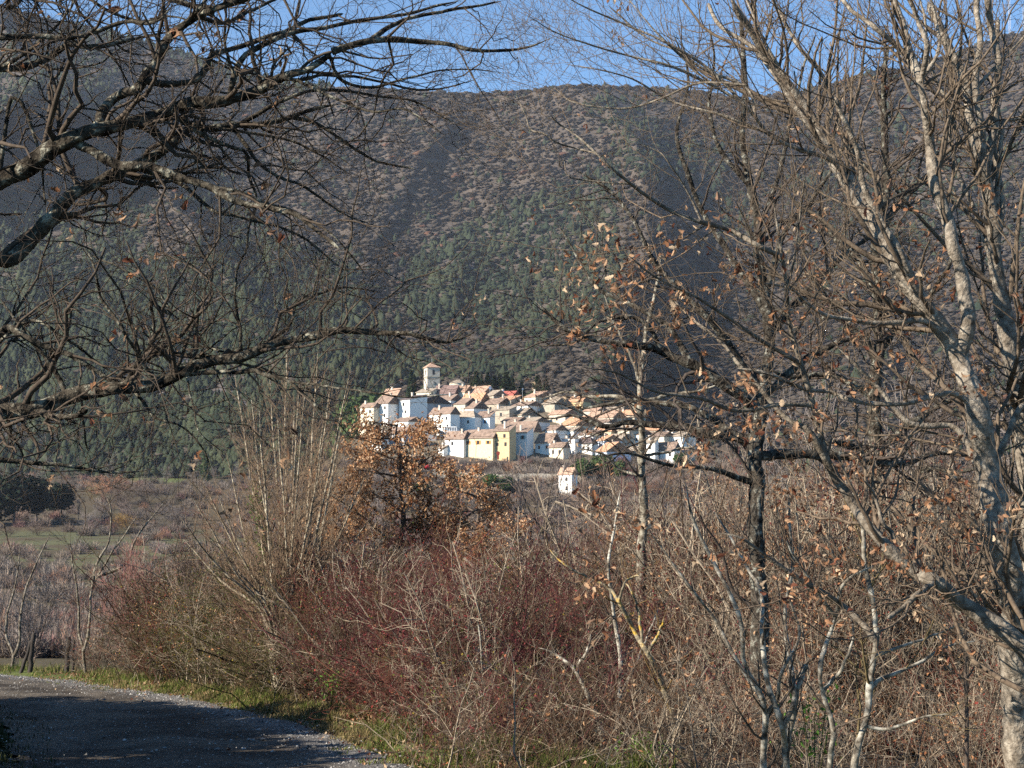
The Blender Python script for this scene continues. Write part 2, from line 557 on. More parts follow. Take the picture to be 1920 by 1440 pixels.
def house(xl, xr, ye, yb, gw, th, roof, wall, label, kind='gable', rise=None, win=(0, 0), shut='brown', chim=1, name='house', dd=0.0, cat='house', wside=0, balcony=False, group='houses of the hill village', shadewall=None, wh=1.25):
    """front wall spans photo px xl..xr with its eave at row ye and foot at row yb; gable side gw px wide to its right;
    th: degrees by which the front looks to the left of the camera"""
    HN[0] += 1
    if gw > 12: gw *= .78
    rng = np.random.default_rng(100 + HN[0])
    d = 540 + (890 - yb) * .75 + dd
    th = th + 8 if th > 0 else th
    a = radians(th)
    W = (xr - xl) * d / F / max(cos(a), .2)
    Dp = max(gw, 2) * d / F / max(sin(abs(a)), .25) if gw else W * .8
    Dp = min(Dp, 26)
    hz = (yb - ye) * d / F
    cxr = (xr - 960) / F * d                       # near corner of the front wall
    zt = (950 - ye) / F * d
    # local frame: x along the front wall (to the right), y into the house, origin at near corner foot
    ex = np.array([cos(a), -sin(a)]); ey = np.array([sin(a), cos(a)])
    org = np.array([cxr, d])
    corners = [org, org - ex * W, org + ey * Dp, org - ex * W + ey * Dp]
    zf = min(float(H(c[0], c[1])) for c in corners) - .6
    zf = min(zf, zt - hz)
    loc = (org[0], org[1], zf)
    t = thing(name, label, cat, loc, -a, group)
    e = zt - zf
    if kind == 'gable':
        rs = rise if rise is not None else min(Dp * .5 * .34, 3.2)
        out = [(0, 0), (Dp, 0), (Dp, e), (Dp / 2, e + rs), (0, e)]
        body = prism(out, -W, 0)
    elif kind == 'shed':
        rs = rise if rise is not None else min(Dp * .28, 3.5)
        body = prism([(0, 0), (Dp, 0), (Dp, e + rs), (0, e)], -W, 0)
    elif kind == 'cross':       # ridge runs away from the front wall
        rs = rise if rise is not None else min(W * .5 * .34, 3)
        body = prism([(-W, 0), (0, 0), (0, e), (-W / 2, e + rs), (-W, e)], 0, Dp, 'y')
    else:
        rs = rise if rise is not None else 2.0
        body = Geo().box(-W, 0, 0, Dp, 0, e)
    link('wall', body, WALL[wall], t)
    ov, th_ = .35, .16
    z0 = e + .03
    if kind == 'gable':
        s = rs / (Dp / 2)
        r = prism([(-ov, z0 - ov * s), (Dp / 2, z0 + rs), (Dp + ov, z0 - ov * s), (Dp + ov, z0 - ov * s + th_), (Dp / 2, z0 + rs + th_), (-ov, z0 - ov * s + th_)], -W - ov, ov)
    elif kind == 'shed':
        s = rs / Dp
        r = prism([(-ov, z0 - ov * s), (Dp + ov, z0 + rs + ov * s), (Dp + ov, z0 + rs + ov * s + th_), (-ov, z0 - ov * s + th_)], -W - ov, ov)
    elif kind == 'cross':
        s = rs / (W / 2)
        r = prism([(-W - ov, z0 - ov * s), (-W / 2, z0 + rs), (ov, z0 - ov * s), (ov, z0 - ov * s + th_), (-W / 2, z0 + rs + th_), (-W - ov, z0 - ov * s + th_)], -ov, Dp + ov, 'y')
    elif kind == 'hip':
        r = Geo(); k = min(W, Dp) / 2 + ov
        if W > Dp:
            ra, rb = (-W - ov + k, Dp / 2), (ov - k, Dp / 2)
        else:
            ra, rb = (-W / 2, -ov + k), (-W / 2, Dp + ov - k)
        v = [(-W - ov, -ov, z0), (ov, -ov, z0), (ov, Dp + ov, z0), (-W - ov, Dp + ov, z0), (*ra, z0 + rs), (*rb, z0 + rs + .001)]
        if W > Dp:
            r.add(v, [[0, 1, 5, 4], [2, 3, 4, 5], [3, 2, 1, 0]]).add(v, [[1, 2, 5], [3, 0, 4]])
        else:
            r.add(v, [[1, 2, 5, 4], [3, 0, 4, 5], [3, 2, 1, 0]]).add(v, [[0, 1, 4], [2, 3, 5]])
    else:
        r = Geo().box(-W - .15, .15, -.15, Dp + .15, e + .03, e + .22)
    ro = link('roof', r, ROOF[roof], t)
    for k in range(chim):
        cx_ = -W * rng.uniform(.15, .85); cy_ = Dp * rng.uniform(.3, .6)
        top = e + rs + rng.uniform(.5, 1.0)
        g = Geo().box(cx_ - .35, cx_ + .35, cy_ - .3, cy_ + .3, e - .3, top)
        g.box(cx_ - .45, cx_ + .45, cy_ - .4, cy_ + .4, top + .02, top + .16)
        link('chimney', g, M_CHIM, ro)
    nc, nf = win
    for f_ in range(nf):
        zc = e - 1.75 - f_ * 2.9
        for c_ in range(nc):
            xc = -W * (c_ + .5 + rng.uniform(-.12, .12)) / nc
            ww, hh = .95, wh * rng.uniform(.9, 1.1)
            g = Geo().box(xc - ww / 2, xc + ww / 2, -.03, .06, zc - hh / 2, zc + hh / 2)
            wo_ = link('window', g, M_DARK, t)
            if shut in ('orange', 'teal', 'blue'):
                for s_ in (-1, 1):
                    cx_ = xc + s_ * (ww / 2 + .3)
                    link('shutter', Geo().box(cx_ - .27, cx_ + .27, -.09, -.035, zc - hh / 2, zc + hh / 2), M_SHUT[shut], wo_)
    for c_ in range(wside):
        yc = Dp * (c_ + .5) / wside; zc = e - 1.8
        link('window', Geo().box(-.03, .05, yc - .45, yc + .45, zc - .6, zc + .6), M_DARK, t)
    if balcony:
        g = Geo().box(-W * .9, -W * .3, -1.2, -.02, e - 3.2, e - 3.05)
        g.box(-W * .9, -W * .3, -1.2, -1.15, e - 3.0, e - 2.1)
        link('balcony', g, M_WHITEP, t)
    return t, W, Dp, e


V = 'white'
HS = [
 (673, 700, 763, 800, 12, 28, 'brown', 'cream', 'cream house at the very left end of the village, beside a higher white house', 'gable', 1.6, (2, 1)),
 (700, 727, 756, 800, 30, 30, 'brown', V, 'white house with two tall windows and a reddish roof, second from the village left end', 'gable', 3.0, (2, 2), 'grey'),
 (746, 768, 749, 800, 40, 34, 'dark', V, 'narrow tall white house under a dark slate-grey roof, above the brown oak', 'shed', 2.2, (1, 2)),
 (770, 790, 755, 792, 70, 50, 'dark', 'grey', 'house with a broad dark grey gable below the church tower', 'gable', 3.2, (0, 0)),
 (779, 807, 735, 750, 14, 25, 'tan', 'cream', 'small cream building at the foot of the church tower', 'shed', 1.6, (1, 1)),
 (812, 852, 737, 750, 12, 14, 'purple', V, 'white house with a purple-brown roof directly right of the tower foot', 'gable', 3.4, (2, 1)),
 (852, 872, 734, 748, 20, 20, 'terra', 'cream', 'low house with a pink terracotta roof behind the purple-brown roof', 'gable', 2.6, (0, 0)),
 (868, 905, 738, 752, 35, 32, 'terra', 'cream', 'house under the large fan-shaped terracotta roof near the hill top', 'gable', 3.4, (0, 0)),
 (893, 925, 741, 756, 34, 36, 'tan', 'stone', 'stone house with a dark gable side behind the white satellite dish', 'gable', 2.2, (0, 0)),
 (862, 900, 752, 764, 26, 30, 'orange', 'cream', 'house with a broad salmon-orange roof in the village centre', 'gable', 3.4, (0, 0)),
 (805, 845, 750, 770, 30, 34, 'brown', V, 'long white house below the tower with a stepped brown roof', 'gable', 2.3, (0, 0)),
 (846, 872, 757, 775, 34, 34, 'brown', 'beige', 'narrow house with a sloping brown roof between white walls', 'gable', 2.4, (0, 0)),
 (866, 888, 765, 780, 36, 38, 'brown', V, 'small white house with a very dark gable side in mid village', 'gable', 2.8, (0, 0)),
 (803, 844, 775, 822, 22, 34, 'brown', V, 'tall white house with a row of three windows under its eave', 'gable', 2.4, (3, 2), 'grey'),
 (846, 890, 782, 815, 16, 26, 'tan', V, 'white house with a hipped olive-brown roof, two tall windows', 'hip', 2.6, (2, 1), 'grey'),
 (890, 918, 782, 812, 10, 22, 'brown', V, 'white house front with a light blue awning at its foot', 'shed', 2.2, (2, 1), 'blue'),
 (921, 955, 768, 800, 18, 30, 'tan', 'stone', 'plain beige stone house with a flat-looking tan roof', 'shed', 1.4, (1, 1)),
 (926, 958, 750, 768, 24, 30, 'orange', 'stone', 'low rubble-roofed orange house left of the yellow gabled house', 'shed', 2.0, (1, 1)),
 (930, 962, 741, 752, 16, 20, 'red', 'beige', 'low house under the bright red roof', 'gable', 1.8, (0, 0)),
 (983, 1004, 744, 772, 60, 34, 'terra', 'cream', 'pale yellow house with tall arched openings under a wide terracotta roof', 'gable', 2.6, (2, 1)),
 (1006, 1040, 757, 776, 45, 30, 'tan', 'stone', 'long low house with a speckled tan roof and shaded stone wall', 'gable', 3.2, (0, 0)),
 (1066, 1092, 752, 766, 22, 28, 'orange', 'ochre', 'small ochre house at the right end of the ridge line', 'gable', 2.0, (0, 0)),
 (958, 978, 778, 800, 46, 42, 'tan', 'cream', 'house with a long blue-grey gable side and a cream front', 'gable', 2.8, (1, 1)),
 (940, 1000, 808, 830, 20, 24, 'brown', 'cream', 'house under the very wide brown roof above the teal shuttered front', 'gable', 3.6, (0, 0)),
 (1049, 1080, 797, 822, 62, 38, 'orange', 'cream', 'cream house with the long bright orange roof and grey-green side', 'gable', 3.4, (2, 1)),
 (1022, 1042, 806, 830, 30, 40, 'brown', V, 'small white house with a single square window and grey gable', 'gable', 1.8, (1, 1)),
 (817, 820, 797, 826, 2, 60, 'dark', 'grey', 'small dark grey gabled barn beside the brown oak crown', 'cross', 1.5, (0, 0)),
 (833, 869, 822, 858, 12, 26, 'brown', V, 'white left half of the long low house above the little shed', 'gable', 2.6, (1, 1), None),
 (869, 924, 820, 864, 20, 24, 'brown', 'yellow', 'long pale yellow house with orange shutters', 'gable', 2.8, (3, 1), 'orange'),
 (924, 955, 808, 866, 16, 22, 'brown', 'ochre', 'tall ochre house with two dark windows high up', 'shed', 2.4, (2, 2)),
 (955, 988, 811, 856, 16, 22, 'brown', V, 'white house with tall teal shutters', 'shed', 2.0, (2, 1), 'teal'),
 (821, 832, 840, 855, 13, 40, 'tan', V, 'tiny white shed with a beige side at the foot of the long house', 'shed', 1.2, (0, 0)),
 (1004, 1034, 829, 855, 24, 34, 'brown', V, 'white house with a wide brown roof at the lower edge, right of the teal shutters', 'gable', 3.2, (2, 1)),
 (1030, 1056, 838, 862, 16, 30, 'brown', 'cream', 'low pink-white house before the wide brown roof', 'gable', 1.6, (2, 1)),
 (1054, 1078, 823, 852, 12, 24, 'brown', V, 'taller narrow white house between two brown roofs', 'flat', .3, (1, 2)),
 (1077, 1110, 832, 854, 16, 30, 'dark', V, 'white house with a dark hipped roof and small white dormer', 'hip', 2.6, (3, 1)),
 (1115, 1146, 808, 832, 20, 26, 'orange', 'yellow', 'clear yellow house with two small windows, beyond the shade-blue gables', 'gable', 2.2, (2, 1)),
 (1120, 1133, 826, 850, 44, 58, 'orange', 'blue', 'gabled house with bluish shade put into its wall colour, partly hidden behind another with an orange roof', 'gable', 2.0, (1, 1)),
 (1118, 1138, 846, 872, 60, 56, 'orange', 'blue', 'house with bluish shade put into its wall colour, under a bright orange roof at the lower right edge', 'gable', 3.2, (3, 1), None),
 (1160, 1180, 806, 838, 34, 46, 'tan', 'beige', 'beige building with a dark arched opening behind the slim pale trunk', 'gable', 2.2, (0, 0)),
 (1207, 1228, 830, 872, 8, 22, 'tan', V, 'tall white house just right of the slim pale trunk', 'shed', 1.6, (1, 2)),
 (1228, 1264, 843, 872, 18, 28, 'brown', V, 'white house with a brown roof among the lower right branches', 'gable', 2.6, (2, 1)),
 (1206, 1236, 806, 830, 20, 26, 'orange', 'stone', 'small stone house with a rusty orange roof above the white ones', 'gable', 2.0, (1, 1)),
 (1236, 1262, 806, 830, 14, 26, 'brown', V, 'small white house high behind the right branches', 'gable', 1.6, (1, 1)),
 (1048, 1072, 888, 938, 14, 30, 'terra', V, 'separate white house with a red tile roof below the village', 'gable', 1.8, (1, 2)),
 (1100, 1150, 782, 806, 34, 32, 'terra', 'beige', 'beige house behind the long bright orange roof', 'gable', 2.6, (1, 1)),
 (1150, 1190, 778, 800, 30, 30, 'orange', 'stone', 'house with a thin orange roof on the right shoulder of the hill', 'gable', 2.2, (0, 0)),
 (905, 935, 757, 772, 36, 34, 'brown', 'stone', 'stone house with a brown roof in the middle of the packed roofs', 'gable', 2.4, (1, 1)),
 (716, 744, 740, 762, 16, 26, 'terra', 'beige', 'beige house with a reddish roof behind the left white houses', 'gable', 2.6, (0, 0)),
 (690, 716, 818, 846, 16, 30, 'tan', V, 'white house half hidden behind the brown oak leaves', 'gable', 2.0, (1, 1)),
 (724, 758, 812, 842, 18, 30, 'brown', 'grey', 'grey-white house glimpsed through the brown oak crown', 'gable', 2.2, (2, 1)),
]
keys = ['roof', 'wall', 'label', 'kind', 'rise', 'win', 'shut']
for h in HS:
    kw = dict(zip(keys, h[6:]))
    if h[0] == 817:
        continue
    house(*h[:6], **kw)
# dark grey barn with its gable towards the camera
house(799, 818, 803, 826, 6, -8, 'dark', 'grey', 'small dark grey gabled barn beside the brown oak crown', 'cross', 1.5, chim=0)


FB = 'plain tile-roofed house wedged among the others in the packed middle of the village'
for k, (x0, x1, y0, y1) in enumerate(((940, 970, 790, 812), (975, 1003, 790, 815), (1030, 1060, 776, 800), (1085, 1112, 815, 838), (1140, 1166, 822, 845),
                                      (1172, 1200, 815, 840), (1190, 1215, 800, 822), (1050, 1075, 808, 830), (1095, 1120, 770, 790), 
                                      (735, 765, 790, 815), (1165, 1192, 846, 868), (960, 990, 760, 780), (1215, 1245, 818, 840), (1245, 1280, 818, 840), (1250, 1285, 848, 870), 
                                      (1112, 1140, 792, 812), (1130, 1160, 770, 790))):
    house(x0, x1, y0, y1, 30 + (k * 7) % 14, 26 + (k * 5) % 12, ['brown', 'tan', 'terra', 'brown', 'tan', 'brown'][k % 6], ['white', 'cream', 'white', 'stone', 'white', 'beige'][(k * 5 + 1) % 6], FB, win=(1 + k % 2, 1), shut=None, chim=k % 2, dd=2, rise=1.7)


def church():
    d = 540 + (890 - 741) * .75 + 6
    s = 27.0 / F * d                     # body breadth over two faces
    a = radians(-19)
    w_ = 23.0 / F * d / cos(a)
    zt = (950 - 689) / F * d; zb = zt - 62 / F * d * 1.0
    cx_ = (812.5 - 960) / F * d
    zf = float(H(cx_, d)) - 2
    zf = min(zf, zb)
    t = thing('church_tower', 'square stone church tower with belfry openings, clock face and pyramid roof above the village', 'church tower', (cx_, d, zf), -a)
    e = zt - zf; hw = w_ / 2
    link('wall', Geo().box(-hw, hw, 0, w_, 0, e), WALL['tower'], t)
    g = Geo(); o = .38
    zc = zt - 17.5 / F * d - zf
    g.box(-hw - .1, hw + .1, -.1, w_ + .1, zc - .12, zc + .12)
    link('string_course', g, WALL['stone'], t)
    r = Geo(); rs = 11.5 / F * d
    v = [(-hw - o, -o, e + .03), (hw + o, -o, e + .03), (hw + o, w_ + o, e + .03), (-hw - o, w_ + o, e + .03), (0, hw, e + rs),
         (-hw - o, -o, e + .25), (hw + o, -o, e + .25), (hw + o, w_ + o, e + .25), (-hw - o, w_ + o, e + .25)]
    r.add(v, [[0, 1, 6, 5], [1, 2, 7, 6], [2, 3, 8, 7], [3, 0, 5, 8], [3, 2, 1, 0]]).add(v, [[5, 6, 4], [6, 7, 4], [7, 8, 4], [8, 5, 4]])
    ro = link('roof', r, ROOF['terra'], t)
    g = Geo().box(-.04, .04, hw - .04, hw + .04, e + rs - .1, e + rs + 1.5).box(-.35, .35, hw - .03, hw + .03, e + rs + .9, e + rs + .98)
    link('cross', g, M_METAL, ro)
    for (x0, y0, ax) in ((0, 0, 0), (-hw, hw, 1)):
        zo = e - 8.5 / F * d; hh = 4.6 / F * d; ow = .48
        n = 9
        arc = [(-ow, -hh), (ow, -hh)] + [(ow * cos(q), hh - ow + ow * sin(q)) for q in np.linspace(0, pi, n)]
        if ax == 0:
            g = prism([(p[0] + x0, p[1] + zo) for p in arc], -.03, .06, 'y')
        else:
            g = prism([(p[0] + y0, p[1] + zo) for p in arc], -hw - .03, -hw + .06, 'x')
        link('belfry_opening', g, M_DARK, t)
    # clock face
    zo = zt - 29.0 / F * d - zf; R_ = 3.0 / F * d
    n = 28
    ring = [(R_ * cos(q), R_ * sin(q) + zo) for q in np.linspace(0, 2 * pi, n, endpoint=False)]
    ck = link('clock_face', prism(ring, -.12, -.02, 'y'), WALL['grey'], t)
    ring2 = [(R_ * .8 * cos(q), R_ * .8 * sin(q) + zo) for q in np.linspace(0, 2 * pi, n, endpoint=False)]
    link('dial', prism(ring2, -.15, -.125, 'y'), WALL['beige'], ck)
    g = Geo().box(-.03, .03, -.2, -.17, zo - .05, zo + R_ * .7).box(-.02, R_ * .45, -.2, -.17, zo - .03, zo + .03)
    link('clock_hand', g, M_DARK, ck)
    # rounded apse with a shallow stone roof
    d2 = d + 4; cx2 = (856 - 960) / F * d2; z2 = (950 - 724) / F * d2; zg = float(H(cx2, d2)) - 2
    zg = min(zg, z2 - 2)
    t = thing('church_apse', 'rounded church apse with a low pale conical roof right of the tower', 'church', (cx2, d2, zg))
    R1 = 15.0 / F * d2; n = 24; hgt = (950 - 719) / F * d2 - zg
    q = np.linspace(0, 2 * pi, n, endpoint=False)
    bot = np.stack([R1 * np.cos(q), R1 * np.sin(q), q * 0], 1); top = bot + [0, 0, hgt]
    g = Geo().add(np.concatenate([bot, top]), [[i, (i + 1) % n, n + (i + 1) % n, n + i] for i in range(n)])
    link('wall', g, WALL['cream'], t)
    rt = top * [1.1, 1.1, 1] + [0, 0, .03]; ap = np.array([[R1 * .3, 0, hgt + 8.0 / F * d2]])
    g = Geo().add(np.concatenate([rt, ap]), [[i, (i + 1) % n, n] for i in range(n)])
    link('roof', g, ROOF['tan'], t)


church()


def village_details():
    # glazed veranda on the tall white house
    d = 540 + (890 - 818) * .75 - 6
    x0 = (834 - 960) / F * d; x1 = (856 - 960) / F * d; z0 = (950 - 818) / F * d; z1 = (950 - 801) / F * d
    t = thing('veranda', 'two-storey glazed veranda with white frames in front of the tall white house', 'veranda', (x0, d, z0))
    w_, h_ = x1 - x0, z1 - z0
    link('glazing', Geo().box(.05, w_ - .05, .05, 2, -2.5, h_), mat('veranda_glass', [(.10, .12, .15), (.2, .23, .27)], rough=.2), t)
    g = Geo()
    for k in range(6):
        xc = w_ * k / 5; g.box(xc - .09, xc + .09, -.05, .045, -2.5, h_)
    link('frame', g, M_WHITEP, t)
    g = Geo()
    for zc in (-.1, h_ * .5, h_ - .12):
        g.box(-.1, w_ + .1, -.1, -.055, zc, zc + .3)
    link('rail', g, M_WHITEP, t)
    # dark red figure-shaped door ornament on the ochre house
    d = 540 + (890 - 866) * .75 - 1.2
    c = pt(934, 853, d)
    g = Geo(); q = np.linspace(0, 2 * pi, 16, endpoint=False)
    out = [(.62 * cos(a_) * (1 + .12 * sin(3 * a_)), .8 * sin(a_) + .5) for a_ in q]
    g = prism(out, -.04, .04, 'y'); k = prism([(-.36, -1.5), (.36, -1.5), (.28, -.2), (-.28, -.2)], -.03, .05, 'y')
    for v_, src in ((g, 0),):
        pass
    m = paint('dark_red_paint', (.22, .045, .035))
    t = thing('wall_ornament', 'dark red keyhole-shaped ornament on the tall ochre house wall', 'ornament', c)
    link('disc', g, m, t); link('stem', k, m, t)
    # satellite dishes
    for i, (px, row, dd, lab) in enumerate(((919, 727, 0, 'large round white satellite dish above the terracotta roofs near the cypresses'),
                                            (944, 732, 2, 'small white satellite dish on the roof ridge right of the large dish'),
                                            (980, 729, 3, 'small white satellite dish just before the yellow gabled house'))):
        d = 642 + dd; c = pt(px, row, d); R_ = (.72 if i == 0 else .42)
        zf = float(H(c[0], c[1]))
        t = thing('satellite_dish', lab, 'satellite dish', (c[0], c[1], c[2]), 0.5)
        n = 20; vs = [(0, .12, 0)]
        for k in range(1, 4):
            for j in range(n):
                r_ = R_ * k / 3; vs.append((r_ * cos(2 * pi * j / n), .12 - .12 * (k / 3) ** 2, r_ * sin(2 * pi * j / n)))
        g = Geo().add(vs, [[0, 1 + j, 1 + (j + 1) % n] for j in range(n)])
        g.add(vs, [[1 + k * n + j, 1 + (k + 1) * n + j, 1 + (k + 1) * n + (j + 1) % n, 1 + k * n + (j + 1) % n] for k in range(2) for j in range(n)])
        link('reflector', g, M_WHITEP, t)
        link('mast', Geo().box(-.04, .04, .13, .21, min(zf - c[2], -1.2), .1), M_METAL, t)
    # masts on the mountain
    for px, rt_, rb, lab in ((1893, -20, 66, 'tall lattice radio mast on the right mountain crest'),
                             (1920, 10, 62, 'second thinner radio mast at the right edge of the crest')):
        d = float(depth_map(np.array([float(px)]), np.array([float(rb)]))[0])
        b = pt(px, rb, d); hh = (rb - rt_) / F * d
        t = thing('radio_mast', lab, 'mast', b)
        g = Geo(); wd = 1.5
        for sx, sy in ((-1, -1), (1, -1), (0, 1)):
            g.box(sx * wd - .25, sx * wd + .25, sy * wd - .25, sy * wd + .25, -6, hh)
        link('leg', g, M_METAL, t)
        g = Geo()
        for k in range(int(hh / 4)):
            z = k * 4.0
            g.box(-wd, wd, -wd - .15, -wd + .15, z, z + .3)
            g.add([(-wd, -wd, z), (-wd, -wd, z + .35), (wd, -wd, z + 4.35), (wd, -wd, z + 4)], [[0, 1, 2, 3]])
        link('bracing', g, M_METAL, t)
    # retaining wall along the village foot
    g = Geo(); n = 60
    pxs = np.linspace(812, 1120, n); d = 530.0
    rows = 884 + 4 * np.sin(np.linspace(0, 6, n)) + np.linspace(-4, 12, n)
    base = pt(pxs, rows + 13, d); top = pt(pxs, rows + np.random.default_rng(3).uniform(-1.5, 1.5, n), d)
    back = top + [0, .8, 0]
    vs = np.concatenate([base, top, back])
    g.add(vs, [[i, i + 1, n + i + 1, n + i] for i in range(n - 1)] + [[n + i, n + i + 1, 2 * n + i + 1, 2 * n + i] for i in range(n - 1)])
    tag(link('retaining_wall', g, paint('rubble_stone', (.42, .37, .30), .4, scale=1.5)), 'long pale rubble retaining wall at the foot of the village', 'wall')
    # red car parked below
    d = 520.0; c = pt(808, 880, d)
    t = thing('parked_car', 'small red car parked below the village beside the brown oak', 'car', c, 0.3)
    m = mat('red_car_paint', [(.42, .02, .03), (.5, .03, .04)], rough=.3)
    out = [(-2, .3), (2, .3), (2.05, .75), (1.3, .9), (.7, 1.42), (-1.1, 1.45), (-1.7, .95), (-2.05, .85)]
    link('body', prism(out, -.85, .85, 'y'), m, t)
    link('window', prism([(-1.0, .95), (1.05, .92), (.62, 1.33), (-.95, 1.36)], -.87, .87, 'y'), M_DARK, t)
    for sx in (-1.25, 1.25):
        for sy in (-.8, .8):
            q = np.linspace(0, 2 * pi, 14, endpoint=False)
            link('wheel', prism([(sx + .33 * cos(a_), .33 + .33 * sin(a_)) for a_ in q], sy - .12, sy + .12, 'y'), M_DARK, t)


village_details()
# ------------------------------------------------------------ branches
def tubes(geo, P, R, s=3, col=None, rough=0.0):
    """P (N,K,3) centre lines, R (N,K) radii -> tapering tubes with s sides"""
    if len(P) == 0:
        return
    N_, K, _ = P.shape
    T = norm(np.gradient(P, axis=1))
    D = norm(P[:, -1] - P[:, 0])
    ref = np.where(np.abs(D[:, 2:3]) < .75, np.array([[0, 0, 1.0]]), np.array([[0.3, 1.0, 0]]))[:, None, :]
    U = norm(np.cross(T, np.broadcast_to(ref, T.shape))); W = np.cross(T, U)
    a = np.arange(s) * 2 * pi / s
    ring = (P[:, :, None] + R[:, :, None, None] * (np.cos(a)[None, None, :, None] * U[:, :, None] + np.sin(a)[None, None, :, None] * W[:, :, None]))
    if rough:
        q = ring * 9.0
        nz_ = fbm(q[..., 0] + q[..., 2] * .7, q[..., 1] * .6 + q[..., 2], 555, 3) - .5
        ring = P[:, :, None] + (ring - P[:, :, None]) * (1 + rough * nz_[..., None] * 2)
    base = (np.arange(N_)[:, None, None] * K + np.arange(K - 1)[None, :, None]) * s
    j = np.arange(s)[None, None, :]; j2 = (j + 1) % s
    f = np.stack([base + j, base + j2, base + s + j2, base + s + j], -1).reshape(-1, 4)
    if col is not None:
        col = np.repeat(np.asarray(col, np.float32), K * s, 0) if np.ndim(col) == 2 else col
    geo.add(ring, f, col)


def spline(pts, K, rng=None, wob=0.0):
    """Catmull-Rom through pts resampled evenly to K points"""
    p = np.asarray(pts, float)
    n = len(p)
    q = np.concatenate([[2 * p[0] - p[1]], p, [2 * p[-1] - p[-2]]])
    t = np.linspace(0, n - 1 - 1e-6, K * 4); i = t.astype(int); u = (t - i)[:, None]
    a, b, c, d = q[i], q[i + 1], q[i + 2], q[i + 3]
    r = .5 * ((2 * b) + (-a + c) * u + (2 * a - 5 * b + 4 * c - d) * u ** 2 + (-a + 3 * b - 3 * c + d) * u ** 3)
    L_ = np.concatenate([[0], np.cumsum(np.linalg.norm(np.diff(r[:, :3], axis=0), axis=1))])
    s = np.linspace(0, L_[-1], K)
    r = np.stack([np.interp(s, L_, r[:, k]) for k in range(r.shape[1])], 1)
    if rng is not None and wob:
        k = rng.normal(size=(K, 3)); k[0] = 0
        k = (k + np.roll(k, 1, 0) * .8 + np.roll(k, -1, 0) * .8) / 1.6; k[0] = 0
        r[:, :3] += k * wob
    return r


def grow(rng, P, R, per_m, ang=(35, 65), lenf=(.25, .55), lmin=0.05, lmax=2.5, K=6, wig=.22, up=.05, rf=.55, t0=.12, rend=.3,
         fall=.65, plane=0.0, rmin=.0012, rmax=1.0, cap=None, abslen=None):
    """side shoots of the branches (P, R); per_m shoots per metre of parent"""
    N_, K0, _ = P.shape
    seg = np.linalg.norm(np.diff(P, axis=1), axis=-1); Lp = seg.sum(1)
    n = rng.poisson(np.clip(Lp * per_m * (1 - t0), 0, 80))
    idx = np.repeat(np.arange(N_), n)
    M = len(idx)
    if M == 0:
        return np.zeros((0, K, 3)), np.zeros((0, K)), idx
    t = t0 + (1 - t0) * rng.uniform(0, 1, M) ** .85 * .985
    x = t * (K0 - 1); i = np.minimum(x.astype(int), K0 - 2); u = (x - i)[:, None]
    base = P[idx, i] * (1 - u) + P[idx, i + 1] * u
    r0 = R[idx, i] * (1 - u[:, 0]) + R[idx, i + 1] * u[:, 0]
    T = norm(P[idx, i + 1] - P[idx, i])
    a = np.radians(rng.uniform(*ang, M))[:, None]
    rv = rng.normal(size=(M, 3)); rv[:, 1] *= (1 - plane)
    S = norm(rv - (rv * T).sum(1, keepdims=True) * T)
    S = norm(S + np.array([0, 0, .35 * np.sign(up)]) * min(1, abs(up) * 10))
    S = norm(S - (S * T).sum(1, keepdims=True) * T)
    d = norm(T * np.cos(a) + S * np.sin(a))
    Lc = (Lp[idx] * rng.uniform(*lenf, M) if abslen is None else rng.uniform(*abslen, M)) * (1 - fall * t)
    Lc = np.clip(Lc, lmin, lmax)
    rs = np.clip(np.minimum(r0 * rf * rng.uniform(.7, 1.1, M), np.sqrt(Lc) * .022 + .002), rmin, rmax)
    step = (Lc / (K - 1))[:, None]
    pts = [base]; dirc = d
    kick = rng.normal(size=(M, 3)) * wig
    for k in range(K - 1):
        pts.append(pts[-1] + dirc * step)
        kick = -kick * .35 + rng.normal(size=(M, 3)) * wig
        dirc = norm(dirc + kick + np.array([0, 0, up]))
    CP_ = np.stack(pts, 1)
    CR_ = rs[:, None] * np.linspace(1, rend, K)[None]
    return CP_, np.maximum(CR_, rmin * .8), idx


OAK_LEAF = None


def leaf_template(kind):
    if kind == 'oak':
        half = [(0, 0), (.10, .06), (.17, .22), (.11, .30), (.27, .42), (.17, .52), (.30, .66), (.18, .76), (.16, .92), (0, 1.0)]
    elif kind == 'ivy':
        half = [(0, 0), (.30, -.05), (.42, .2), (.28, .35), (.34, .6), (.12, .7), (0, 1.0)]
    else:
        half = [(0, 0), (.2, .3), (.2, .65), (0, 1.0)]
    v = []; f = []
    h = np.array(half)
    n = len(h)
    mid = [(0, y, 0) for _, y in half]
    rt = [(x, y, abs(x) * .45) for x, y in half]
    lf = [(-x, y, abs(x) * .45) for x, y in half]
    v = mid + rt + lf
    for i in range(n - 1):
        f.append([i, n + i, n + i + 1]); f.append([i, n + i + 1, i + 1])
        f.append([i, 2 * n + i + 1, 2 * n + i]); f.append([i, i + 1, 2 * n + i + 1])
    v = np.array(v, float); v[:, 2] -= (v[:, 1] - .5) ** 2 * .55
    return v, np.array(f)


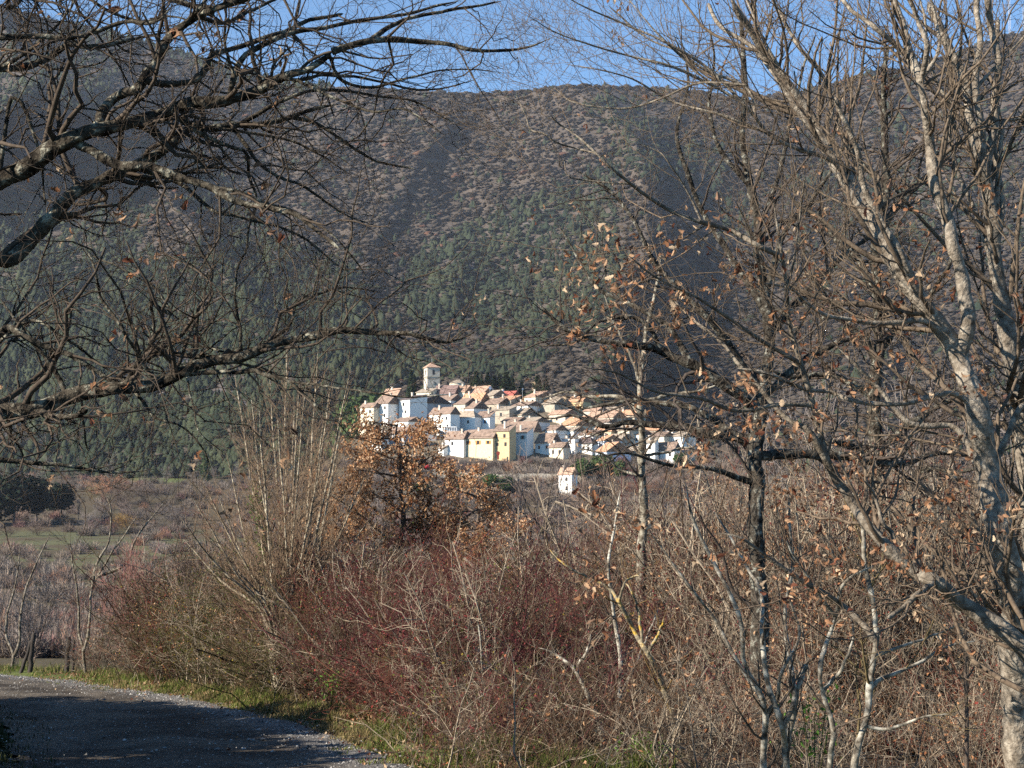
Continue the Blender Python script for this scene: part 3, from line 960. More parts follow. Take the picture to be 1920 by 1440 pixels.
def leaves(geo, rng, pos, size, kind, cols, droop=.5, simple=False):
    M = len(pos)
    if M == 0:
        return
    if simple:
        v = np.array([[0, 0, 0], [.32, .45, .1], [0, 1, -.05], [-.32, .45, .1]]); f = np.array([[0, 1, 2], [0, 2, 3]])
    else:
        v, f = leaf_template(kind)
    y = norm(rng.normal(size=(M, 3)) + [0, 0, -droop]); z = norm(np.cross(y, rng.normal(size=(M, 3)))); x = np.cross(y, z)
    curl = rng.uniform(.3, 2.6, M)[:, None, None]
    s = (size * rng.uniform(.65, 1.25, M))[:, None, None]
    V = pos[:, None] + s * (x[:, None] * v[None, :, 0:1] + y[:, None] * v[None, :, 1:2] + z[:, None] * v[None, :, 2:3] * curl)
    nv = len(v)
    F_ = (f[None] + (np.arange(M) * nv)[:, None, None]).reshape(-1, 3)
    cols = np.asarray(cols, float)
    c = cols[rng.integers(0, len(cols), M)] * rng.uniform(.75, 1.25, (M, 1))
    geo.add(V, F_, np.repeat(c, nv, 0))


def tips(P, rng, frac, spread=0.02):
    """random points on branches"""
    N_, K, _ = P.shape
    M = int(N_ * frac)
    i = rng.integers(0, N_, M); k = rng.integers(K // 3, K, M)
    return P[i, k] + rng.normal(size=(M, 3)) * spread


BARK = mat('oak_bark', [(.022, .018, .014), (.085, .072, .055), (.10, .088, .068), (.36, .35, .28)], scale=11, rough=.95, bump=.05, bscale=22, attr=True, detail=10, lo=.40, hi=.62)
BARK_TAN = mat('grey_tan_bark', [(.075, .062, .048), (.19, .165, .135), (.33, .30, .25)], scale=16, rough=.95, bump=.02, bscale=40, attr=True, detail=10, lo=.33, hi=.68)
BARK_PALE = mat('pale_bark', [(.07, .058, .045), (.22, .195, .155), (.42, .40, .34)], scale=13, lo=.38, hi=.62, rough=.9, bump=.006, bscale=40, attr=True)
BARK_BROWN = mat('brown_bark', [(.06, .045, .035), (.15, .115, .09)], scale=12, rough=.9, bump=.004, bscale=40, attr=True)
TWIG = mat('twig_bark', [(.055, .042, .034), (.15, .12, .092)], scale=20, rough=.9, attr=True)
LEAF = mat('dry_leaves', [(.85, .85, .85), (1.1, 1.1, 1.1)], scale=30, rough=.7, attr=True, trans=.35)
GLEAF = mat('green_leaves', [(.85, .85, .85), (1.1, 1.1, 1.1)], scale=30, rough=.5, attr=True, trans=.3)
OAKC = [(.33, .17, .09), (.40, .25, .15), (.22, .10, .05), (.52, .38, .25), (.13, .05, .03), (.34, .19, .11), (.20, .12, .08)]
OAKB = [(.44, .24, .12), (.52, .32, .18), (.34, .17, .08), (.60, .42, .27), (.24, .10, .05), (.46, .27, .14)]


class Tree:
    """a tree whose main limbs are laid out as measured polylines; px, py give the bearing of a point from where the
    photograph was taken and d its own distance, so each limb has its true place, thickness and depth"""

    def __init__(s, seed, d0, wob=.3, slim=1.0):
        s.wob = wob; s.slim = slim
        s.rng = np.random.default_rng(seed); s.d0 = d0; s.L = []

    def limb(s, pts, w0, w1, dd=0.0, d=None, K=26, free=False, wob=None):
        """w0, w1: thickness in photo px at both ends; dd: how much farther the end is than the start"""
        if wob is None: wob = s.wob
        p0 = pts[0]
        start = None
        if not free and s.L:
            best = None
            for P, R, uv in s.L:
                q = np.hypot(uv[:, 0] - p0[0], uv[:, 1] - p0[1]); i = int(q.argmin())
                if best is None or q[i] < best[0]:
                    best = (q[i], P[i], R[i])
            start = best[1]; d = best[1][1]
        if d is None: d = s.d0
        n = len(pts)
        ln = np.concatenate([[0], np.cumsum(np.hypot(*np.diff(np.array(pts, float), axis=0).T))]); ln /= ln[-1]
        dep = d + dd * ln + np.concatenate([[0], np.cumsum(s.rng.normal(size=n - 1) * .10)]) * min(1, abs(d) / 10)
        P3 = pt([p[0] for p in pts], [p[1] for p in pts], dep)
        if start is not None:
            P3[0] = start
        w = np.interp(ln, [0, 1], [w0, w1]) * s.slim
        r3 = w / 2 * dep / F
        q = spline(np.concatenate([P3, r3[:, None]], 1), K, s.rng, wob * r3.mean())
        P = q[:, :3]; R = q[:, 3] * (1 + .07 * s.rng.normal(size=K).clip(-1.5, 1.5))
        y = P[:, 1]
        zz = P[:, 2] / y; v = (zz - TA) / (1 + zz * TA)
        uv = np.stack([960 + F * P[:, 0] / y * (cos(A) - v * sin(A)) , 720 - v * F], 1)
        if w1 <= 7:
            R = R * np.sqrt(np.clip((1 - np.linspace(0, 1, K)) / .07, .0004, 1))
        else:
            P[-1] = P[-2] + (P[-1] - P[-2]) * .3; R[-1] *= .04
        s.L.append((P, np.maximum(R, .0015), uv))
        return P

    def arrays(s):
        Ps, Rs = [], []
        for P, R, _ in s.L:
            a = np.linspace(0, 1, len(P)); b = np.linspace(0, 1, 44)
            Ps.append(np.stack([np.interp(b, a, P[:, k]) for k in range(3)], 1)); Rs.append(np.interp(b, a, R))
        return np.stack(Ps), np.stack(Rs)


def limb_tubes(geo, P, R, col=None):
    big = R.max(1) > .03
    if big.any():
        b = np.linspace(0, 43, 110); i = np.minimum(b.astype(int), 42); u = b - i
        Pb = P[big]; Rb = R[big]
        Pb = Pb[:, i] * (1 - u)[None, :, None] + Pb[:, i + 1] * u[None, :, None]; Rb = Rb[:, i] * (1 - u) + Rb[:, i + 1] * u
        tubes(geo, Pb, Rb, 14, None if col is None else col, rough=.28)
    if (~big).any(): tubes(geo, P[~big], R[~big], 6, None if col is None else col)


def finish(tree, name, label, cat, levels, base, bark=BARK, twig=TWIG, leaf=None, twigcol=None, group=None, limbcol=None):
    """levels: list of keyword dicts for grow(); leaf: dict(n, size, kind, cols, clump)"""
    rng = tree.rng
    P, R = tree.arrays()
    t = thing(name, label, cat, base, group=group)
    off = np.asarray(base, float)
    g = Geo(); limb_tubes(g, P - off, R, limbcol)
    link('trunk', g, bark, t, smooth_=True)
    g = Geo(); last = None; cur = (P, R); allp = []
    for i, lv in enumerate(levels):
        lv = dict(lv); sides = lv.pop('sides', 3)
        cp, cr, _ = grow(rng, cur[0], cur[1], **lv)
        if i == 0 and lv.get('both'):
            pass
        tubes(g, cp - off, cr, sides, twigcol)
        allp.append(cp)
        cur = (cp, cr)
    link('crown', g, twig, t, smooth_=True)
    if leaf:
        g = Geo()
        src = allp[leaf.get('on', -1)]
        n = leaf['n']; cl = leaf.get('clump', 3)
        ok = np.ones(len(src), bool)
        if 'where' in leaf:
            ok = leaf['where'](src[:, 0])
        src = src[ok]
        if len(src):
            c = src[rng.integers(0, len(src), max(1, n // cl)), -1]
            pos = np.repeat(c, cl, 0) + rng.normal(size=(len(c) * cl, 3)) * leaf.get('spread', .04)
            leaves(g, rng, pos - off, leaf['size'], leaf.get('kind', 'oak'), leaf.get('cols', OAKC), leaf.get('droop', .6), leaf.get('simple', False))
            link('leaves', g, leaf.get('mat', LEAF), t)
    return t
# ------------------------------------------------------------ big oak, its trunk just outside the frame at the left
T1 = Tree(11, 10.5, .3, .82)
Lm = T1.limb
Lm([(-640, 1640), (-650, 1200), (-620, 800), (-650, 400), (-600, 100), (-560, -300)], 165, 60, d=10.5, free=True)
Lm([(-625, 850), (-420, 700), (-250, 520), (-100, 410), (0, 345), (50, 318), (95, 285), (150, 257), (220, 240), (290, 226), (322, 205), (400, 195), (478, 170), (520, 143), (600, 115), (640, 95)], 80, 15, dd=-.6, K=60)
Lm([(640, 95), (700, 76), (800, 78), (880, 92), (960, 96), (1035, 70)], 18, 4, dd=.5)
Lm([(690, 78), (750, 40), (830, 22), (940, 4)], 13, 5, dd=.4)
Lm([(178, 243), (198, 205), (228, 180), (262, 165), (270, 140), (290, 118), (303, 92), (312, 72), (345, 48), (372, 28), (420, 12), (478, -4), (560, -30)], 26, 12, dd=-.3)
Lm([(272, 160), (330, 158), (372, 146), (392, 112), (424, 94), (476, 78), (520, 62), (580, 40), (660, 22)], 18, 8, dd=.6)
Lm([(420, 150), (445, 120), (480, 92), (530, 66), (600, 52), (680, 38), (760, 26), (860, 0)], 15, 6, dd=.8)
Lm([(355, 40), (378, 12), (390, -20)], 14, 8)
Lm([(425, 130), (422, 80), (424, 20), (430, -20)], 9, 5)
Lm([(370, 35), (420, 42), (470, 20), (530, -10)], 12, 6, dd=.5)
Lm([(-90, 405), (0, 490), (60, 452), (110, 398), (160, 352), (232, 322), (290, 292), (335, 250), (352, 236), (400, 244), (470, 238), (545, 216), (600, 200), (640, 195)], 42, 7, dd=.9, K=50)
Lm([(540, 208), (590, 230), (640, 262), (700, 300), (780, 318)], 11, 4)
Lm([(130, 285), (190, 292), (242, 312), (285, 312), (340, 334), (395, 350), (430, 368), (470, 382), (548, 400), (590, 425), (640, 470)], 26, 8, dd=-.5, K=40)
Lm([(395, 352), (440, 358), (505, 382), (560, 400), (620, 438), (660, 480), (690, 520)], 10, 3, dd=.3)
Lm([(258, 336), (330, 342), (372, 372), (405, 398), (440, 405), (500, 420), (560, 440), (640, 500)], 12, 4, dd=.4)
Lm([(330, 228), (370, 250), (430, 274), (462, 286), (466, 330), (482, 372), (468, 420), (462, 480)], 11, 5)
Lm([(436, 213), (460, 270), (480, 300), (520, 330), (570, 350), (640, 400), (700, 420)], 11, 3, dd=-.3)
Lm([(340, 232), (400, 240), (478, 250), (540, 262), (600, 290), (660, 330)], 10, 3, dd=.4)
Lm([(440, 215), (500, 205), (560, 176), (620, 168), (700, 180), (780, 190), (850, 232)], 12, 3, dd=.7)
Lm([(520, 140), (560, 150), (620, 140), (700, 150), (800, 170), (890, 150)], 10, 3, dd=.5)
Lm([(560, 160), (640, 190), (700, 210), (760, 205), (830, 250)], 9, 3, dd=-.4)
Lm([(610, 110), (640, 150), (700, 165), (780, 140), (860, 130), (940, 136)], 9, 2, dd=.6)
# lower limb
Lm([(-620, 1020), (-350, 880), (-150, 790), (0, 762), (60, 766), (110, 754), (170, 736), (240, 732), (300, 715), (345, 702), (400, 678), (455, 662), (500, 645), (560, 636), (640, 622), (700, 628), (770, 634), (850, 640), (905, 612)], 66, 6, dd=-.5, K=60)
Lm([(-40, 770), (60, 776), (130, 780), (172, 762)], 30, 10, dd=-.5)
Lm([(340, 706), (400, 698), (468, 697), (500, 704), (545, 718), (575, 745), (600, 765), (640, 776)], 14, 5, dd=-.4)
Lm([(545, 716), (600, 722), (690, 735), (760, 745), (840, 740)], 7, 3)
Lm([(-60, 745), (0, 622), (40, 630), (90, 650), (135, 664), (175, 690), (215, 715), (262, 728)], 20, 10, dd=.3)
Lm([(0, 640), (60, 600), (130, 640), (200, 690), (260, 728)], 9, 4)
Lm([(238, 730), (246, 700), (264, 670), (284, 655), (320, 660), (380, 668), (440, 668), (500, 640), (545, 612), (555, 570), (600, 540)], 14, 6, dd=.4)
Lm([(285, 655), (288, 620), (286, 590), (280, 560)], 10, 6)
Lm([(280, 640), (310, 630), (380, 650), (450, 664)], 9, 4)
Lm([(455, 662), (450, 610), (440, 560), (446, 500), (470, 450)], 9, 5)
Lm([(105, 730), (100, 690), (60, 640), (30, 600), (0, 560)], 14, 5)
Lm([(290, 700), (262, 668), (232, 620), (190, 560), (180, 510), (160, 470)], 10, 5)
Lm([(300, 560), (320, 590), (290, 540), (220, 500), (170, 480)], 7, 4)
Lm([(148, 752), (158, 800), (163, 845)], 7, 5)
Lm([(262, 735), (290, 780), (340, 800), (380, 840), (396, 880)], 8, 3)
Lm([(345, 715), (362, 760), (374, 810), (420, 850)], 6, 2)
Lm([(-400, 900), (-100, 862), (40, 866), (120, 872), (180, 884), (240, 884), (292, 880)], 22, 4, dd=-.6)
# upper left
Lm([(-600, 150), (-300, 140), (0, 128), (40, 125), (90, 110), (130, 82), (165, 84), (210, 80), (270, 72), (330, 60)], 40, 6, dd=.6, K=40)
Lm([(-560, 20), (-200, 60), (0, 72), (60, 68), (130, 72), (190, 55), (230, 40), (290, 45), (330, 0)], 30, 6, dd=-.4, K=40)
Lm([(0, 120), (60, 90), (105, 50), (130, 20), (145, -20)], 10, 5)
Lm([(-40, 250), (20, 190), (50, 210), (70, 280), (80, 330), (86, 390)], 12, 4)
Lm([(-560, -140), (-200, -100), (0, -40), (20, 20), (60, -30)], 26, 8)
Lm([(-500, -100), (0, -60), (200, -50), (330, 5), (420, 10), (520, -20)], 30, 8, dd=.7)
Lm([(140, -20), (200, 20), (260, 40), (320, 30), (380, 50)], 9, 4)
OAKLV = [dict(per_m=6.0, lenf=(.3, .7), abslen=(.5, 1.6), K=9, wig=.30, up=.03, fall=.35, rf=.5, t0=.1, sides=5, ang=(30, 75)),
         dict(per_m=8.5, abslen=(.18, .8), K=6, wig=.30, up=.05, fall=.4, rf=.6, t0=.1, sides=3, ang=(30, 75)),
         dict(per_m=8, abslen=(.05, .26), K=4, wig=.28, up=.05, fall=.3, rf=.7, t0=.15, sides=3, rmin=.0013, ang=(30, 70))]
gb = ground_at(-640, 10.5)
finish(T1, 'oak_tree', 'huge leafless oak reaching gnarled lichen-grey limbs across the upper left of the view', 'tree', OAKLV, gb,
       limbcol=(.62, .61, .60), twigcol=(.66, .64, .62), leaf=dict(n=300, size=.065, clump=3, where=lambda p: (p[:, 0] / p[:, 1] * F + 960 < 560)))

# ------------------------------------------------------------ oak clump with thick pale-lit stems at the right edge
T2 = Tree(22, 11.5, .12, .88)
Lm = T2.limb
Lm([(1925, 1700), (1915, 1440), (1900, 1200), (1890, 1080), (1872, 980), (1853, 880), (1835, 790), (1812, 715), (1795, 668), (1765, 618), (1715, 545), (1668, 470), (1630, 400), (1590, 340), (1545, 270), (1512, 205), (1470, 150), (1430, 90), (1385, 20), (1370, -20)], 80, 15, d=11.5, free=True, K=90)
Lm([(1800, 680), (1815, 600), (1800, 520), (1790, 470), (1775, 400), (1752, 340), (1742, 270), (1736, 205), (1726, 150), (1705, 90), (1690, 40), (1665, -20)], 34, 13, dd=-.4, K=50)
Lm([(1726, 152), (1738, 90), (1722, 40), (1700, -20)], 13, 8)
Lm([(1718, 145), (1690, 95), (1645, 55), (1600, 22), (1570, -10)], 14, 8, dd=.5)
Lm([(1728, 150), (1760, 95), (1755, 40), (1745, -10)], 10, 5)
Lm([(1540, 262), (1490, 200), (1440, 120), (1400, 80), (1350, 50), (1325, 0)], 15, 8, dd=.6)
Lm([(1545, 268), (1560, 200), (1540, 140), (1500, 90), (1460, 20), (1440, -20)], 13, 7)
Lm([(1735, 560), (1690, 480), (1650, 410), (1620, 350), (1610, 290), (1590, 240), (1560, 170)], 20, 9, dd=-.6)
Lm([(1600, 345), (1560, 300), (1500, 280), (1440, 250), (1400, 200), (1340, 160), (1290, 120), (1260, 60)], 12, 4, dd=-.5)
Lm([(1440, 208), (1400, 165), (1320, 130), (1270, 95), (1210, 70), (1140, 10)], 8, 3)
Lm([(1400, 200), (1330, 130), (1250, 80), (1170, 45), (1090, 10), (1040, -20)], 8, 2.5, dd=-.3)
Lm([(1340, 160), (1260, 125), (1180, 105), (1110, 85), (1040, 60), (990, 30)], 7, 2, dd=-.4)
Lm([(1290, 120), (1230, 60), (1180, 0), (1150, -40)], 6, 2)
Lm([(1440, 250), (1350, 215), (1260, 190), (1190, 150), (1120, 130), (1060, 120)], 7, 2, dd=-.4)
Lm([(1500, 200), (1440, 90), (1400, 0), (1390, -30)], 8, 4)
Lm([(1780, 640), (1740, 606), (1720, 602), (1650, 606), (1590, 598), (1545, 590), (1510, 565), (1480, 540), (1430, 530)], 15, 5, dd=-.7)
Lm([(1850, 770), (1790, 738), (1740, 745), (1690, 758), (1600, 752), (1560, 735), (1510, 730), (1440, 700), (1380, 690)], 15, 7, dd=-.8)
Lm([(1860, 960), (1800, 810), (1740, 800), (1700, 790), (1640, 720), (1600, 680), (1560, 640)], 18, 5, dd=.8)
Lm([(1860, 900), (1910, 770), (1925, 760), (1960, 700)], 16, 10)
Lm([(1945, 1440), (1940, 1100), (1928, 900), (1905, 720), (1885, 600), (1872, 520), (1862, 440), (1850, 350), (1838, 300), (1822, 250), (1815, 200), (1812, 150), (1790, 100), (1765, 60), (1735, -10)], 62, 16, d=12.2, free=True, K=60)
Lm([(1838, 320), (1842, 250), (1830, 150), (1838, 80), (1832, 20), (1835, -20)], 17, 12)
Lm([(1850, 340), (1862, 250), (1868, 170), (1872, 110), (1858, 50), (1850, -20)], 19, 13)
Lm([(1868, 480), (1880, 380), (1866, 300), (1864, 230), (1868, 120), (1872, 20)], 12, 8, dd=.5)
Lm([(1860, 430), (1880, 240), (1905, 225), (1960, 190)], 13, 8)
Lm([(1815, 210), (1780, 190), (1740, 110), (1735, 40), (1720, -20)], 9, 4)
Lm([(1876, 540), (1850, 460), (1822, 380), (1795, 320), (1780, 240), (1790, 180)], 13, 7, dd=.7)
Lm([(1835, 165), (1880, 110), (1930, 60)], 9, 5)
RLV = [dict(per_m=6.2, abslen=(.5, 2.0), K=9, wig=.17, up=.09, fall=.35, rf=.45, t0=.16, sides=5, ang=(28, 60)),
       dict(per_m=8.0, abslen=(.18, .8), K=6, wig=.19, up=.08, fall=.35, rf=.6, t0=.12, sides=3, ang=(28, 62)),
       dict(per_m=6, abslen=(.06, .28), K=4, wig=.2, up=.07, fall=.3, rf=.7, t0=.15, sides=3, rmin=.0013, ang=(28, 60))]
gb = ground_at(1925, 11.5)
finish(T2, 'oak_tree', 'tall thick-stemmed oak at the right edge with pale bark and dry orange leaves', 'tree', RLV, gb, bark=BARK_TAN, limbcol=(1.1, 1.07, 1.03), twigcol=(1.2, 1.16, 1.08),
       leaf=dict(n=800, size=.054, clump=9, spread=.05, where=lambda p: p[:, 2] / p[:, 1] < .19))

# long slanting branches from another trunk base at the lower right, in front of the clump
T3 = Tree(33, 10.2, .15)
Lm = T3.limb
Lm([(2180, 1560), (2050, 1360), (1935, 1230), (1860, 1168), (1800, 1130), (1755, 1092), (1720, 1076), (1668, 1030), (1630, 985), (1600, 950), (1570, 900), (1540, 840), (1500, 790)], 52, 12, d=10.2, free=True, K=50)
Lm([(1750, 1092), (1720, 1115), (1690, 1142), (1664, 1160)], 12, 8, dd=-.5)
Lm([(1690, 1060), (1672, 1000), (1655, 980), (1640, 930), (1620, 900)], 10, 5)
Lm([(1640, 1200), (1630, 1185), (1585, 1140), (1540, 1110), (1490, 1080), (1440, 1045), (1390, 1010), (1345, 1000)], 15, 4, d=10.4, free=True)
Lm([(1590, 925), (1560, 890), (1535, 800), (1508, 700), (1490, 640), (1478, 590), (1472, 520), (1462, 450), (1450, 380)], 14, 5, dd=-.4, K=36)
Lm([(1476, 600), (1436, 560), (1420, 480), (1400, 420), (1380, 380)], 8, 3)
Lm([(1510, 810), (1470, 780), (1400, 700), (1350, 640), (1300, 600), (1260, 560)], 11, 4, dd=.5)
Lm([(1480, 545), (1490, 480), (1500, 400), (1510, 330)], 5, 3)
Lm([(1500, 760), (1450, 760), (1380, 770), (1310, 745), (1230, 735), (1160, 700), (1100, 690)], 10, 3, dd=-.7)
Lm([(1496, 690), (1430, 640), (1370, 600), (1310, 560), (1230, 520), (1180, 480)], 9, 3, dd=-.6)
Lm([(1470, 480), (1420, 460), (1370, 432), (1310, 415), (1262, 398), (1205, 362), (1150, 318), (1112, 282), (1075, 250), (1045, 230), (1030, 215)], 11, 3, dd=-.8, K=36)
Lm([(1112, 286), (1080, 278), (1045, 268), (1020, 250), (995, 243), (985, 215), (968, 180)], 4, 2)
Lm([(1190, 340), (1150, 343), (1100, 338), (1065, 330), (1058, 300), (1050, 312), (1048, 300)], 4, 2)
Lm([(1320, 420), (1290, 360), (1250, 300), (1235, 285), (1200, 270)], 5, 2)
Lm([(1400, 160), (1350, 155), (1300, 158), (1240, 185), (1180, 203), (1120, 200), (1070, 190), (1040, 165)], 5, 2, free=True, d=10)
finish(T3, 'leaning_oak', 'oak limb slanting in from the lower right corner with thin shoots and brown leaves', 'tree', RLV, ground_at(2180, 10.2),
       bark=BARK_TAN, limbcol=(.75, .72, .68), twigcol=(1.2, 1.13, 1.03), leaf=dict(n=1200, size=.052, clump=10, spread=.055, where=lambda p: (p[:, 2] / p[:, 1] < .17) & (p[:, 0] / p[:, 1] > .04)))

# ------------------------------------------------------------ darker oak farther back, trunk near the right third
T4 = Tree(44, 19.0)
Lm = T4.limb
Lm([(1432, 1420), (1425, 1200), (1418, 1000), (1425, 900), (1420, 820), (1430, 740), (1440, 640), (1436, 540), (1420, 430), (1400, 330), (1392, 220), (1400, 120), (1388, 20)], 38, 8, d=19, free=True, K=50)
Lm([(1424, 760), (1380, 735), (1330, 700), (1280, 680), (1230, 655), (1180, 645), (1120, 640), (1060, 610), (1000, 560)], 24, 5, dd=-1)
Lm([(1421, 830), (1360, 815), (1300, 805), (1240, 796), (1180, 792), (1130, 800), (1080, 780), (1030, 790)], 22, 4, dd=1)
Lm([(1422, 850), (1360, 800), (1300, 765), (1240, 755), (1180, 750), (1120, 760), (1080, 770)], 16, 4, dd=1.4)
Lm([(1428, 740), (1370, 650), (1310, 580), (1250, 520), (1210, 460), (1180, 400), (1130, 350), (1080, 320)], 18, 4, dd=-.5)
Lm([(1300, 690), (1250, 610), (1180, 570), (1120, 540), (1080, 480), (1050, 420)], 13, 3, dd=.6)
Lm([(1250, 660), (1200, 600), (1130, 600), (1080, 640), (1010, 650)], 10, 3)
Lm([(1434, 600), (1370, 480), (1320, 400), (1290, 330), (1270, 250), (1290, 160), (1280, 90)], 15, 4, dd=.6)
Lm([(1440, 640), (1500, 560), (1560, 500), (1620, 450), (1680, 420)], 17, 5, dd=.8)
Lm([(1432, 740), (1500, 680), (1580, 640), (1650, 640), (1720, 600)], 16, 5, dd=1)
Lm([(1424, 860), (1500, 850), (1600, 860), (1680, 870), (1760, 850), (1840, 860)], 22, 6, dd=1.4)
Lm([(1436, 540), (1470, 440), (1520, 380), (1560, 320), (1600, 250)], 13, 4)
Lm([(1420, 430), (1460, 330), (1480, 240), (1500, 150), (1530, 60)], 11, 4, dd=.5)
Lm([(1405, 350), (1350, 280), (1330, 200), (1340, 120), (1330, 40)], 10, 3)
Lm([(1422, 900), (1340, 880), (1260, 872), (1180, 850), (1120, 858)], 12, 3, dd=-.8)
LV4 = [dict(per_m=3.6, abslen=(.7, 2.2), K=9, wig=.26, up=.04, fall=.35, rf=.5, t0=.16, sides=4, ang=(30, 70)),
       dict(per_m=5.5, abslen=(.3, 1.0), K=6, wig=.28, up=.06, fall=.35, rf=.6, t0=.1, sides=3, ang=(30, 70)),
       dict(per_m=5.5, abslen=(.1, .4), K=4, wig=.26, up=.05, fall=.3, rf=.7, t0=.12, sides=3, rmin=.0022, ang=(30, 70))]
finish(T4, 'oak_tree', 'dark spreading leafless oak whose trunk rises just right of the village', 'tree', LV4, ground_at(1432, 19),
       twigcol=(.62, .62, .66), limbcol=(.6, .6, .62), leaf=dict(n=400, size=.065, clump=6, spread=.07))
# a second dark oak behind it, towards the right
T5 = Tree(55, 25.0)
Lm = T5.limb
Lm([(1660, 1300), (1650, 1100), (1655, 950), (1640, 800), (1650, 650), (1640, 500), (1660, 350), (1650, 200), (1670, 60)], 40, 8, d=25, free=True, K=40)
for a_, b_, c_ in (((1645, 850), (1760, 760), (1860, 700)), ((1642, 760), (1540, 700), (1440, 690)), ((1648, 640), (1740, 560), (1800, 450)), ((1642, 560), (1560, 440), (1500, 330)),
                   ((1652, 420), (1740, 330), (1790, 220)), ((1655, 380), (1590, 280), (1570, 150)), ((1650, 930), (1750, 880), (1880, 860)), ((1648, 700), (1580, 600), (1500, 560)), ((1645, 880), (1560, 830), (1480, 840))):
    m1 = ((a_[0] + b_[0]) / 2 + 8, (a_[1] + b_[1]) / 2 - 12); m2 = ((b_[0] + c_[0]) / 2 - 6, (b_[1] + c_[1]) / 2 + 14)
    Lm([a_, m1, b_, m2, c_], 17, 4, dd=T5.rng.uniform(-1.5, 1.5))
finish(T5, 'oak_tree', 'second dark leafless oak standing behind the thick right-hand stems', 'tree', LV4, ground_at(1660, 25), twigcol=(.7, .68, .68), limbcol=(.6, .6, .6),
       leaf=dict(n=400, size=.07, clump=6, spread=.1))

# ------------------------------------------------------------ slim pale trunk before the right end of the village
T6 = Tree(66, 24.0)
Lm = T6.limb
Lm([(1200, 1340), (1203, 1200), (1200, 1060), (1206, 960), (1205, 880), (1202, 800), (1196, 770), (1205, 700), (1212, 640), (1224, 560), (1240, 480)], 26, 5, d=24, free=True, K=50)
Lm([(1196, 775), (1180, 755), (1150, 742), (1100, 745), (1060, 735), (1020, 745)], 9, 3, dd=.8)
Lm([(1198, 790), (1150, 800), (1120, 815), (1090, 810)], 7, 3)
Lm([(1200, 760), (1250, 740), (1300, 735), (1350, 720)], 8, 3)
Lm([(1202, 720), (1180, 660), (1150, 600), (1130, 540)], 7, 3)
Lm([(1204, 860), (1240, 850), (1280, 840), (1330, 848)], 7, 3)
Lm([(1205, 900), (1160, 880), (1130, 850), (1085, 842)], 6, 3)
finish(T6, 'slim_tree', 'slim upright tree with a smooth pale trunk standing before the right end of the village', 'tree',
       [dict(per_m=4.5, abslen=(.4, 1.5), K=8, wig=.2, up=.06, rf=.45, t0=.5, sides=4), dict(per_m=7, abslen=(.2, .7), K=5, wig=.22, up=.06, rf=.6, t0=.1, sides=3),
        dict(per_m=6, abslen=(.08, .3), K=4, wig=.22, up=.06, rf=.7, t0=.15, sides=3, rmin=.002)], ground_at(1200, 24), bark=BARK_PALE, limbcol=(.72, .7, .66))

# ------------------------------------------------------------ oak still holding its brown leaves, left of the village
T7 = Tree(77, 30.0)
Lm = T7.limb
Lm([(755, 1330), (750, 1200), (752, 1100), (748, 1020), (757, 960), (748, 900), (752, 860), (742, 815), (748, 785)], 18, 4, d=30, free=True, K=40)
for k in range(26):
    y0 = 1090 - k * 11.5
    sd = (-1 if k % 2 else 1)
    ln = T7.rng.uniform(60, 150) * np.interp(y0, [760, 820, 900, 1000, 1100], [.45, .75, .9, 1.15, 1.5]) * (np.interp(y0, [850, 960], [.5, 1.1]) if sd > 0 else 1)
    rise_ = T7.rng.uniform(.1, .8) * np.interp(y0, [800, 900], [.25, 1])
    Lm([(751, y0), (751 + sd * ln * .5, y0 - ln * rise_ * .6), (751 + sd * ln, y0 - ln * rise_)], 4.5, 1.5, dd=T7.rng.uniform(-1.2, 1.2), K=14)
finish(T7, 'brown_oak', 'young oak covered in dry orange-brown leaves, left of and below the church tower', 'tree',
       [dict(per_m=7, abslen=(.25, .8), K=6, wig=.22, up=.05, rf=.5, t0=.15, sides=3), dict(per_m=9, abslen=(.1, .35), K=4, wig=.22, up=.04, rf=.7, t0=.1, sides=3, rmin=.002)],
       ground_at(755, 30), bark=BARK_BROWN, leaf=dict(n=13000, size=.068, clump=8, spread=.07, cols=OAKB))
T8 = Tree(88, 33.0)
Lm = T8.limb
Lm([(905, 1330), (900, 1180), (905, 1080), (895, 1000), (900, 940), (890, 890)], 12, 3, d=33, free=True, K=30)
for k in range(16):
    y0 = 1110 - k * 13; sd = (-1 if k % 2 else 1); ln = T8.rng.uniform(30, 75)
    Lm([(900, y0), (900 + sd * ln * .5, y0 - ln * .3), (900 + sd * ln, y0 - ln * .4)], 5, 2, dd=T8.rng.uniform(-1, 1), K=12)
finish(T8, 'brown_oak', 'smaller russet-leaved oak sapling below the ochre house, right of the larger brown oak', 'tree',
       [dict(per_m=6, abslen=(.25, .8), K=6, wig=.22, up=.05, rf=.5, t0=.15, sides=3), dict(per_m=7, abslen=(.1, .35), K=4, wig=.22, up=.04, rf=.7, t0=.1, sides=3, rmin=.002)],
       ground_at(905, 33), bark=BARK_BROWN, leaf=dict(n=4200, size=.07, clump=6, spread=.08, cols=OAKB))

